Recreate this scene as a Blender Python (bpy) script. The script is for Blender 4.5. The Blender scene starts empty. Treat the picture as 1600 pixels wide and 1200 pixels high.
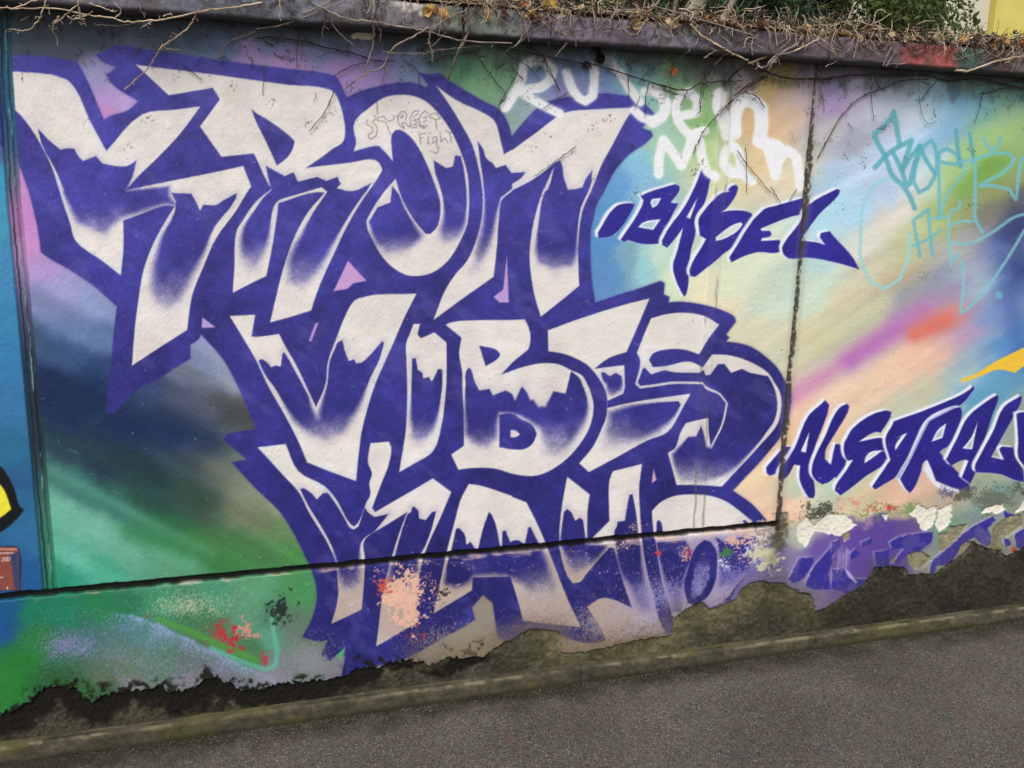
import bpy, math, random
import numpy as np

# ------------------------------------------------------------------ camera
sc = bpy.context.scene
D = 2.70            # camera to wall face, metres
CAM_H = 1.655       # eye height
FPX = 1400.0        # focal length in image pixels (image is 1600 wide)
# columns: wall right, down, into the wall, as seen in camera axes (right, down, forward)
RM = np.array([[0.95882296, -0.01989001, -0.2833071],
               [-0.03946441, 0.97853582, -0.20226273],
               [0.28124916, 0.20511469, 0.93745767]])
from mathutils import Matrix, Vector
cam = bpy.data.cameras.new('camera')
cam.sensor_width = 36.0
cam.lens = 36.0 * FPX / 1600.0
cam.clip_start = 0.05
cam.clip_end = 500.0
cam_o = bpy.data.objects.new('camera', cam)
sc.collection.objects.link(cam_o)
def wv(r): return Vector((r[0], r[2], -r[1]))
cx, cy, cz = wv(RM[0]), -wv(RM[1]), -wv(RM[2])
cam_o.matrix_world = Matrix(((cx.x, cy.x, cz.x, 0.0), (cx.y, cy.y, cz.y, -D), (cx.z, cy.z, cz.z, CAM_H), (0, 0, 0, 1)))
sc.camera = cam_o

# ------------------------------------------------------------------ light
SUN_EL, SUN_AZ = math.radians(52), math.radians(205)   # azimuth measured from +Y clockwise
w = bpy.data.worlds.new('World'); sc.world = w; w.use_nodes = True
nt = w.node_tree; nt.nodes.clear()
sky = nt.nodes.new('ShaderNodeTexSky'); sky.sky_type = 'NISHITA'; sky.sun_disc = False
sky.sun_elevation = SUN_EL; sky.sun_rotation = SUN_AZ
sky.air_density = 1.0; sky.dust_density = 3.0; sky.ozone_density = 0.6
bg = nt.nodes.new('ShaderNodeBackground'); bg.inputs['Strength'].default_value = 0.13
wo = nt.nodes.new('ShaderNodeOutputWorld')
nt.links.new(sky.outputs[0], bg.inputs[0]); nt.links.new(bg.outputs[0], wo.inputs[0])
sl = bpy.data.lights.new('sun', 'SUN'); sl.energy = 1.5; sl.angle = math.radians(28); sl.color = (1.0, 0.985, 0.965)
so = bpy.data.objects.new('sun', sl); sc.collection.objects.link(so)
sd = Vector((math.sin(SUN_AZ) * math.cos(SUN_EL), math.cos(SUN_AZ) * math.cos(SUN_EL), math.sin(SUN_EL)))
so.rotation_euler = sd.to_track_quat('Z', 'Y').to_euler()
so.location = sd * 20
vs = sc.view_settings
vs.view_transform = 'Standard'; vs.look = 'None'; vs.gamma = 1.0; vs.use_curve_mapping = False
vs.exposure = 0.38
PAINT_GAIN = 1.0

rng = np.random.default_rng(7)
random.seed(7)

# ------------------------------------------------------------------ helpers
def at(x, y, Y=0.0):
    """point of the plane at depth Y (wall face = 0) seen through image pixel x, y"""
    v = np.array([(x - 800) / FPX, (y - 600) / FPX, 1.0]) @ RM
    k = (D + Y) / v[2]
    return Vector((v[0] * k, Y, CAM_H - v[1] * k))

def to_pixel(X, Z):
    """wall face metres -> image pixel position"""
    a, b = X / D, (CAM_H - Z) / D
    p = [RM[i, 0] * a + RM[i, 1] * b + RM[i, 2] for i in range(3)]
    return 800 + FPX * p[0] / p[2], 600 + FPX * p[1] / p[2]

def link(o, parent=None):
    sc.collection.objects.link(o)
    if parent is not None: o.parent = parent
    return o

def tag(o, label=None, cat=None, group=None, kind=None):
    if label: o['label'] = label
    if cat: o['category'] = cat
    if group: o['group'] = group
    if kind: o['kind'] = kind
    return o

def empty(name, loc, label, cat, group=None):
    o = bpy.data.objects.new(name, None); o.location = loc; o.empty_display_size = 0.1
    link(o); return tag(o, label, cat, group)

def mesh(name, verts, faces, mat, parent=None, smooth=True):
    me = bpy.data.meshes.new(name)
    off = Vector((0, 0, 0)); q_ = parent
    while q_ is not None: off = off + Vector(q_.location); q_ = q_.parent
    v = np.asarray(verts, dtype=np.float32).reshape(-1, 3) - np.array(off, dtype=np.float32)
    f = faces
    if isinstance(f, np.ndarray):
        n, k = f.shape
        me.vertices.add(len(v)); me.vertices.foreach_set('co', v.ravel())
        me.loops.add(n * k); me.loops.foreach_set('vertex_index', f.astype(np.int32).ravel())
        me.polygons.add(n); me.polygons.foreach_set('loop_start', np.arange(0, n * k, k, dtype=np.int32))
        me.polygons.foreach_set('use_smooth', np.full(n, smooth))
        me.update(calc_edges=True)
    else:
        me.from_pydata(v.tolist(), [], f)
        for p in me.polygons: p.use_smooth = smooth
        me.update()
    me.materials.append(mat)
    return link(bpy.data.objects.new(name, me), parent)

# value noise -----------------------------------------------------------
_tab = rng.random((256, 256)).astype(np.float32)
def vnoise(x, y, s=0):
    x = np.asarray(x, np.float32) + s * 17.31; y = np.asarray(y, np.float32) + s * 41.77
    xi = np.floor(x).astype(np.int32); yi = np.floor(y).astype(np.int32)
    fx = x - xi; fy = y - yi
    fx = fx * fx * (3 - 2 * fx); fy = fy * fy * (3 - 2 * fy)
    a = _tab[xi & 255, yi & 255]; b = _tab[(xi + 1) & 255, yi & 255]
    c = _tab[xi & 255, (yi + 1) & 255]; d = _tab[(xi + 1) & 255, (yi + 1) & 255]
    return (a * (1 - fx) + b * fx) * (1 - fy) + (c * (1 - fx) + d * fx) * fy
def fbm(x, y, o=4, s=0):
    t = 0; a = 0.5; n = 0
    for i in range(o):
        t = t + a * vnoise(x * 2 ** i, y * 2 ** i, s + i * 3); n += a; a *= 0.5
    return t / n
def sstep(a, b, x):
    t = np.clip((x - a) / (b - a), 0, 1); return t * t * (3 - 2 * t)

# node materials --------------------------------------------------------
def lin(c):
    if isinstance(c, str): c = [int(c[i:i + 2], 16) / 255 for i in (1, 3, 5)]
    return tuple(((v / 12.92) if v <= 0.04045 else ((v + 0.055) / 1.055) ** 2.4) for v in c)

def noise_mat(name, c1, c2, scale=20, rough=0.8, bump=0.3, bump_scale=80, c3=None, scale3=5, spec=0.3, dist=0.01):
    m = bpy.data.materials.new(name); m.use_nodes = True
    t = m.node_tree; N = t.nodes; L = t.links
    bs = N['Principled BSDF']; bs.inputs['Roughness'].default_value = rough
    bs.inputs['Specular IOR Level'].default_value = spec
    tc = N.new('ShaderNodeTexCoord')
    n1 = N.new('ShaderNodeTexNoise'); n1.inputs['Scale'].default_value = scale; n1.inputs['Detail'].default_value = 6
    L.new(tc.outputs['Object'], n1.inputs['Vector'])
    r = N.new('ShaderNodeValToRGB'); r.color_ramp.elements[0].position = 0.35; r.color_ramp.elements[1].position = 0.68
    r.color_ramp.elements[0].color = (*c1, 1); r.color_ramp.elements[1].color = (*c2, 1)
    L.new(n1.outputs['Fac'], r.inputs['Fac'])
    out = r.outputs['Color']
    if c3 is not None:
        n3 = N.new('ShaderNodeTexNoise'); n3.inputs['Scale'].default_value = scale3; n3.inputs['Detail'].default_value = 5
        L.new(tc.outputs['Object'], n3.inputs['Vector'])
        r3 = N.new('ShaderNodeValToRGB'); r3.color_ramp.elements[0].position = 0.48; r3.color_ramp.elements[1].position = 0.66
        L.new(n3.outputs['Fac'], r3.inputs['Fac'])
        mx = N.new('ShaderNodeMix'); mx.data_type = 'RGBA'
        L.new(r3.outputs['Color'], mx.inputs['Factor']); L.new(out, mx.inputs['A']); mx.inputs['B'].default_value = (*c3, 1)
        out = mx.outputs['Result']
    L.new(out, bs.inputs['Base Color'])
    nb = N.new('ShaderNodeTexNoise'); nb.inputs['Scale'].default_value = bump_scale; nb.inputs['Detail'].default_value = 4
    L.new(tc.outputs['Object'], nb.inputs['Vector'])
    b = N.new('ShaderNodeBump'); b.inputs['Strength'].default_value = bump; b.inputs['Distance'].default_value = dist
    L.new(nb.outputs['Fac'], b.inputs['Height']); L.new(b.outputs['Normal'], bs.inputs['Normal'])
    return m

def wall_mat():
    m = bpy.data.materials.new('sprayed_plaster'); m.use_nodes = True
    t = m.node_tree; N = t.nodes; L = t.links
    bs = N['Principled BSDF']
    ca = N.new('ShaderNodeVertexColor'); ca.layer_name = 'paint'
    tc = N.new('ShaderNodeTexCoord')
    n1 = N.new('ShaderNodeTexNoise'); n1.inputs['Scale'].default_value = 260; n1.inputs['Detail'].default_value = 4
    L.new(tc.outputs['Object'], n1.inputs['Vector'])
    mr = N.new('ShaderNodeMapRange'); mr.inputs['From Min'].default_value = 0.3; mr.inputs['From Max'].default_value = 0.7
    mr.inputs['To Min'].default_value = 0.92; mr.inputs['To Max'].default_value = 1.07
    L.new(n1.outputs['Fac'], mr.inputs['Value'])
    vm = N.new('ShaderNodeVectorMath'); vm.operation = 'SCALE'
    L.new(ca.outputs['Color'], vm.inputs[0]); L.new(mr.outputs['Result'], vm.inputs['Scale'])
    L.new(vm.outputs['Vector'], bs.inputs['Base Color'])
    # paint film is smoother than the bare mortar (alpha of the layer = bareness)
    rr = N.new('ShaderNodeMapRange'); rr.inputs['To Min'].default_value = 0.52; rr.inputs['To Max'].default_value = 0.92
    L.new(ca.outputs['Alpha'], rr.inputs['Value']); L.new(rr.outputs['Result'], bs.inputs['Roughness'])
    bs.inputs['Specular IOR Level'].default_value = 0.2
    nb = N.new('ShaderNodeTexNoise'); nb.inputs['Scale'].default_value = 55; nb.inputs['Detail'].default_value = 6; nb.inputs['Roughness'].default_value = 0.62
    L.new(tc.outputs['Object'], nb.inputs['Vector'])
    st = N.new('ShaderNodeMapRange'); st.inputs['To Min'].default_value = 0.11; st.inputs['To Max'].default_value = 0.65
    L.new(ca.outputs['Alpha'], st.inputs['Value'])
    b = N.new('ShaderNodeBump'); b.inputs['Distance'].default_value = 0.008
    L.new(st.outputs['Result'], b.inputs['Strength']); L.new(nb.outputs['Fac'], b.inputs['Height'])
    L.new(b.outputs['Normal'], bs.inputs['Normal'])
    return m

def leaf_mat(name, c1, c2, trans=0.25):
    m = noise_mat(name, c1, c2, scale=3.0, rough=0.6, bump=0.0)
    t = m.node_tree; N = t.nodes; L = t.links
    bs = N['Principled BSDF']; out = N['Material Output']
    tr = N.new('ShaderNodeBsdfTranslucent'); mx = N.new('ShaderNodeMixShader'); mx.inputs[0].default_value = trans
    src = bs.inputs['Base Color'].links[0].from_socket
    L.new(src, tr.inputs['Color']); L.new(bs.outputs[0], mx.inputs[1]); L.new(tr.outputs[0], mx.inputs[2])
    L.new(mx.outputs[0], out.inputs['Surface'])
    return m

#==GROUND==
def asphalt_mat():
    m = bpy.data.materials.new('asphalt'); m.use_nodes = True
    t = m.node_tree; N = t.nodes; L = t.links
    bs = N['Principled BSDF']; bs.inputs['Roughness'].default_value = 0.85; bs.inputs['Specular IOR Level'].default_value = 0.25
    tc = N.new('ShaderNodeTexCoord')
    vo = N.new('ShaderNodeTexVoronoi'); vo.inputs['Scale'].default_value = 270; vo.inputs['Randomness'].default_value = 1
    L.new(tc.outputs['Object'], vo.inputs['Vector'])
    r = N.new('ShaderNodeValToRGB'); e = r.color_ramp.elements
    sp = N.new('ShaderNodeSeparateColor'); L.new(vo.outputs['Color'], sp.inputs[0])
    e[0].position = 0.0; e[0].color = (0.032, 0.027, 0.020, 1); e[1].position = 1.0; e[1].color = (0.30, 0.27, 0.225, 1)
    for p, c in ((0.35, (0.084, 0.074, 0.061)), (0.62, (0.108, 0.095, 0.078)), (0.88, (0.134, 0.119, 0.098)), (0.965, (0.165, 0.145, 0.117))):
        x = e.new(p); x.color = (*c, 1)
    L.new(sp.outputs[0], r.inputs['Fac'])
    n2 = N.new('ShaderNodeTexNoise'); n2.inputs['Scale'].default_value = 2.2; n2.inputs['Detail'].default_value = 6
    L.new(tc.outputs['Object'], n2.inputs['Vector'])
    mr = N.new('ShaderNodeMapRange'); mr.inputs['From Min'].default_value = 0.3; mr.inputs['From Max'].default_value = 0.7
    mr.inputs['To Min'].default_value = 0.78; mr.inputs['To Max'].default_value = 1.18
    L.new(n2.outputs['Fac'], mr.inputs['Value'])
    vm = N.new('ShaderNodeVectorMath'); vm.operation = 'SCALE'
    L.new(r.outputs['Color'], vm.inputs[0]); L.new(mr.outputs['Result'], vm.inputs['Scale'])
    # hue drifts between brown and greenish grey, and a few larger stones sit in the mix
    n5 = N.new('ShaderNodeTexNoise'); n5.inputs['Scale'].default_value = 14; n5.inputs['Detail'].default_value = 3
    L.new(tc.outputs['Object'], n5.inputs['Vector'])
    r5 = N.new('ShaderNodeValToRGB'); r5.color_ramp.elements[0].color = (1.06, .97, .92, 1); r5.color_ramp.elements[1].color = (.92, 1.0, .95, 1); r5.color_ramp.elements[0].position = .4; r5.color_ramp.elements[1].position = .62
    L.new(n5.outputs['Fac'], r5.inputs['Fac'])
    v5 = N.new('ShaderNodeVectorMath'); v5.operation = 'MULTIPLY'; L.new(vm.outputs['Vector'], v5.inputs[0]); L.new(r5.outputs['Color'], v5.inputs[1])
    vb = N.new('ShaderNodeTexVoronoi'); vb.inputs['Scale'].default_value = 95; L.new(tc.outputs['Object'], vb.inputs['Vector'])
    sb = N.new('ShaderNodeSeparateColor'); L.new(vb.outputs['Color'], sb.inputs[0])
    rb = N.new('ShaderNodeMapRange'); rb.inputs['From Min'].default_value = .80; rb.inputs['From Max'].default_value = 1.0; rb.inputs['To Max'].default_value = .55; L.new(sb.outputs[1], rb.inputs['Value'])
    rd = N.new('ShaderNodeMapRange'); rd.inputs['From Min'].default_value = .0045; rd.inputs['From Max'].default_value = .0028; L.new(vb.outputs['Distance'], rd.inputs['Value'])
    rd.inputs['From Min'].default_value = .42; rd.inputs['From Max'].default_value = .30
    mb = N.new('ShaderNodeMath'); mb.operation = 'MULTIPLY'; L.new(rb.outputs['Result'], mb.inputs[0]); L.new(rd.outputs['Result'], mb.inputs[1])
    xb = N.new('ShaderNodeMix'); xb.data_type = 'RGBA'; L.new(mb.outputs[0], xb.inputs['Factor']); L.new(v5.outputs['Vector'], xb.inputs['A']); xb.inputs['B'].default_value = (.19, .165, .13, 1)
    vm = xb
    # moss and grit collect along the foot of the wall (a band in metres off the ledge, ragged)
    sx = N.new('ShaderNodeSeparateXYZ'); L.new(tc.outputs['Object'], sx.inputs[0])
    n3 = N.new('ShaderNodeTexNoise'); n3.inputs['Scale'].default_value = 9; n3.inputs['Detail'].default_value = 8; n3.inputs['Roughness'].default_value = 0.7
    L.new(tc.outputs['Object'], n3.inputs['Vector'])
    ma = N.new('ShaderNodeMath'); ma.operation = 'MULTIPLY_ADD'; ma.inputs[1].default_value = -0.34; L.new(n3.outputs['Fac'], ma.inputs[0]); L.new(sx.outputs['Y'], ma.inputs[2])
    m2 = N.new('ShaderNodeMapRange'); m2.inputs['From Min'].default_value = -0.315; m2.inputs['From Max'].default_value = -0.215
    L.new(ma.outputs[0], m2.inputs['Value'])
    mm = N.new('ShaderNodeMath'); mm.operation = 'MULTIPLY'; mm.inputs[1].default_value = 0.82; L.new(m2.outputs['Result'], mm.inputs[0])
    mx = N.new('ShaderNodeMix'); mx.data_type = 'RGBA'; L.new(mm.outputs[0], mx.inputs['Factor'])
    L.new(vm.outputs['Result'], mx.inputs['A']); mx.inputs['B'].default_value = (0.020, 0.020, 0.010, 1)
    L.new(mx.outputs['Result'], bs.inputs['Base Color'])
    b = N.new('ShaderNodeBump'); b.inputs['Strength'].default_value = 0.6; b.inputs['Distance'].default_value = 0.004
    L.new(vo.outputs['Distance'], b.inputs['Height']); b.invert = True
    L.new(b.outputs['Normal'], bs.inputs['Normal'])
    return m
gx = np.concatenate([np.linspace(-200, -6, 8), np.linspace(-5, 9, 150), np.linspace(10, 200, 8)])
gy = np.concatenate([np.linspace(-200, -6, 8), np.linspace(-5, 0.02, 70)])
GX, GY = np.meshgrid(gx, gy)
GZ = -.0187 + (fbm(GX * 1.3, GY * 1.3, 3) - 0.5) * 0.008 * (np.abs(GY) < 8)
idx = np.arange(GX.size).reshape(GX.shape)
q = np.stack([idx[:-1, :-1], idx[:-1, 1:], idx[1:, 1:], idx[1:, :-1]], -1).reshape(-1, 4)
road = mesh('road', np.stack([GX, GY, GZ], -1).reshape(-1, 3), q, asphalt_mat())
tag(road, 'rough grey brown asphalt path in front of the painted wall', 'road', kind='structure')

soil = noise_mat('garden_soil', (0.035, 0.027, 0.018), (0.09, 0.07, 0.045), scale=6, bump=0.6, bump_scale=30, c3=(0.05, 0.065, 0.02))
gx = np.linspace(-200, 200, 60); gy = np.concatenate([np.linspace(0.235, 12, 30), np.linspace(14, 200, 20)])
GX, GY = np.meshgrid(gx, gy); GZ = 1.93 + (fbm(GX * .4, GY * .4, 3, 5) - .5) * 0.12
idx = np.arange(GX.size).reshape(GX.shape)
q = np.stack([idx[:-1, :-1], idx[:-1, 1:], idx[1:, 1:], idx[1:, :-1]], -1).reshape(-1, 4)
gg = mesh('garden_ground', np.stack([GX, GY, GZ], -1).reshape(-1, 3), q, soil)
tag(gg, 'raised garden soil held back by the painted wall', 'garden', kind='structure')

# ------------------------------------------------------------------ the mural: traced in image pixels and projected onto the wall face
TL = {}
for r_, ch in enumerate('abcd'):
    for c_ in range(4): TL[ch + str(c_ + 1)] = (400 * c_, 300 * r_, 4.0)
TL.update(Z1=(920, 280, 1600 / 220), Z2=(1130, 280, 1600 / 220), Z3=(1190, 600, 1400 / 210), Z4=(1390, 600, 1400 / 210),
          Z5=(1340, 160, 1600 / 260), Z6=(1340, 300, 1600 / 260), Z7=(780, 80, 1600 / 260), Z8=(1020, 100, 1600 / 260),
          Y1=(1000, 800, 16 / 3), Y2=(1300, 760, 16 / 3), Y3=(0, 680, 30 / 7), Y4=(540, 150, 8.0),
          X1=(1000, 0, 16 / 3), X2=(1300, 0, 16 / 3), X3=(700, 0, 16 / 3), X4=(400, 0, 16 / 3), P=(0, 0, 1.0))
def pts(s):
    out = []; t = TL['P']
    for k in s.replace(':', ': ').split():
        if k.endswith(':'): t = TL[k[:-1]]
        else:
            a, b = k.split(','); out.append((t[0] + float(a) / t[2], t[1] + float(b) / t[2]))
    return np.array(out)
def curve(p, closed=True, sub=4, corner=42):
    """round the gentle turns of a traced outline, keep the corners"""
    n = len(p); T = np.zeros_like(p); sharp = np.zeros(n, bool)
    for i in range(n):
        if not closed and i in (0, n - 1):
            T[i] = (p[1] - p[0]) if i == 0 else (p[-1] - p[-2]); continue
        a = p[i] - p[i - 1]; b = p[(i + 1) % n] - p[i]
        la, lb = np.hypot(*a) + 1e-9, np.hypot(*b) + 1e-9
        ang = math.degrees(math.acos(max(-1, min(1, (a @ b) / la / lb))))
        sharp[i] = ang > corner
        d = a / la + b / lb; d /= np.hypot(*d) + 1e-9
        T[i] = d
    out = []
    for i in range(n if closed else n - 1):
        j = (i + 1) % n; a, b = p[i], p[j]; L = np.hypot(*(b - a))
        ch = (b - a)
        t0 = ch if (sharp[i] or not closed and i == 0) else T[i] * L
        t1 = ch if (sharp[j] or not closed and j == n - 1) else T[j] * L
        for k in range(sub):
            s = k / sub
            out.append((2*s**3-3*s*s+1)*a + (s**3-2*s*s+s)*t0 + (-2*s**3+3*s*s)*b + (s**3-s*s)*t1)
    if not closed: out.append(p[-1])
    return np.array(out)

SX0, SX1, SY0, SY1 = -120, 1720, -50, 1240
SW, SH = SX1 - SX0, SY1 - SY0
gxx, gyy = np.meshgrid(np.arange(SX0, SX1, dtype=np.float32), np.arange(SY0, SY1, dtype=np.float32))
COL = np.zeros((SH, SW, 3), np.float32)
BARE = np.zeros((SH, SW), np.float32)
RELIEF = np.zeros((SH, SW), np.float32)       # metres towards the viewer
IDM = np.zeros((SH, SW), np.int16)
def lat(sx, sy, o=4, s_=0):
    """value noise over the whole pixel raster, interpolated row by row then column by column"""
    g = np.random.default_rng(1000 + s_); t = np.zeros((SH, SW), np.float32); a = .5; n = 0
    for i in range(o):
        px, py = max(sx / 2 ** i, .8), max(sy / 2 ** i, .8)
        x = np.arange(SW) / px; y = np.arange(SH) / py; xi = x.astype(int); yi = y.astype(int)
        fx = (x - xi).astype(np.float32); fy = (y - yi).astype(np.float32); fx = fx * fx * (3 - 2 * fx); fy = fy * fy * (3 - 2 * fy)
        Rn = g.random((yi[-1] + 2, xi[-1] + 2), dtype=np.float32)
        A = Rn[yi] * (1 - fy)[:, None] + Rn[yi + 1] * fy[:, None]
        t += a * (A[:, xi] * (1 - fx) + A[:, xi + 1] * fx); n += a; a *= .5
    return t / n
NF = lat(5, 5, 3, 1)              # fine grain
NM = lat(22, 22, 4, 2)
NL = lat(90, 90, 4, 3)
def rot_noise(a_, b_, c_, s_, o, sd_):
    X, Y = gxx[::2, ::2], gyy[::2, ::2]
    n_ = fbm((X * c_ + Y * s_) / a_, (Y * c_ - X * s_) / b_, o, sd_)
    return np.repeat(np.repeat(n_, 2, 0), 2, 1)[:SH, :SW]
STK = rot_noise(60, 26, .8, .6, 4, 14)   # dragged streaks
SPK = rng.random((SH, SW)).astype(np.float32)  # spray speckle
SPK2 = 0.5 * (SPK + lat(1.7, 1.7, 1, 9))
def hexc(h): return np.array([int(h[i:i + 2], 16) / 255 for i in (1, 3, 5)], np.float32)

def window(p, m):
    x0 = max(0, int(math.floor(p[:, 0].min() - m)) - SX0); x1 = min(SW, int(math.ceil(p[:, 0].max() + m)) - SX0 + 1)
    y0 = max(0, int(math.floor(p[:, 1].min() - m)) - SY0); y1 = min(SH, int(math.ceil(p[:, 1].max() + m)) - SY0 + 1)
    return slice(y0, y1), slice(x0, x1)
def seg_dist(dst, ys, xs, a, b, m):
    x0 = max(xs.start, int(min(a[0], b[0]) - m) - SX0); x1 = min(xs.stop, int(max(a[0], b[0]) + m) - SX0 + 2)
    y0 = max(ys.start, int(min(a[1], b[1]) - m) - SY0); y1 = min(ys.stop, int(max(a[1], b[1]) + m) - SY0 + 2)
    if x1 <= x0 or y1 <= y0: return
    X = gxx[y0:y1, x0:x1]; Y = gyy[y0:y1, x0:x1]
    d = b - a; l2 = float(d @ d) + 1e-9
    t = np.clip(((X - a[0]) * d[0] + (Y - a[1]) * d[1]) / l2, 0, 1)
    dd = np.hypot(X - a[0] - t * d[0], Y - a[1] - t * d[1])
    v = dst[y0 - ys.start:y1 - ys.start, x0 - xs.start:x1 - xs.start]
    np.minimum(v, dd, out=v)
def sdf(p, m=10):
    """signed distance in image pixels, positive inside, clamped to m"""
    ys, xs = window(p, m)
    h, wd = ys.stop - ys.start, xs.stop - xs.start
    dst = np.full((h, wd), float(m), np.float32)
    par = np.zeros((h, wd + 1), np.int32)
    n = len(p)
    for i in range(n):
        a, b = p[i], p[(i + 1) % n]
        seg_dist(dst, ys, xs, a, b, m)
        if a[1] != b[1]:
            lo, hi = (a, b) if a[1] < b[1] else (b, a)
            r0 = max(ys.start, int(math.ceil(lo[1])) - SY0); r1 = min(ys.stop, int(math.ceil(hi[1])) - SY0)
            if r1 > r0:
                rows = np.arange(r0, r1)
                xc = lo[0] + (rows + SY0 - lo[1]) / (hi[1] - lo[1]) * (hi[0] - lo[0])
                ci = np.clip(np.ceil(xc).astype(int) - SX0 - xs.start, 0, wd)
                np.add.at(par, (rows - ys.start, ci), 1)
    ins = (np.cumsum(par[:, :-1], axis=1) & 1).astype(bool)
    return np.where(ins, dst, -dst), ys, xs
def line_sdf(p, width, m=None):
    m = m or width / 2 + 10
    ys, xs = window(p, m)
    dst = np.full((ys.stop - ys.start, xs.stop - xs.start), float(m), np.float32)
    for i in range(len(p) - 1): seg_dist(dst, ys, xs, p[i], p[i + 1], m)
    return width / 2 - dst, ys, xs
def over(ys, xs, al, c):
    if isinstance(c, str): c = hexc(c)
    v = COL[ys, xs]; v += al[..., None] * (c - v)
def paint(p, c, soft=0.7, ident=None, rough=0.0, alpha=1.0, m=12):
    s, ys, xs = sdf(p, m)
    if rough: s = s + (NF[ys, xs] - 0.5) * rough
    al = sstep(-soft, soft, s) * alpha
    over(ys, xs, al, c)
    if ident is not None: IDM[ys, xs][al > 0.5] = ident
    return al, ys, xs
def stroke(p, wd, c, soft=0.7, ident=None, alpha=1.0):
    s, ys, xs = line_sdf(p, wd, wd / 2 + soft + 4)
    al = sstep(-soft, soft, s) * alpha
    over(ys, xs, al, c)
    if ident is not None: IDM[ys, xs][al > 0.5] = ident
    return al, ys, xs
def glow(x0, y0, x1, y1, wd, c, alpha=0.8):
    """one pass of a spray can held far away: a wide soft streak"""
    p = np.array([(x0, y0), (x1, y1)], float)
    s, ys, xs = line_sdf(p, 0, wd * 2.2)
    d = -s
    al = np.exp(-(d / wd) ** 2) * alpha * (0.85 + 0.3 * (NM[ys, xs] - 0.5))
    over(ys, xs, al, c)

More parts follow.
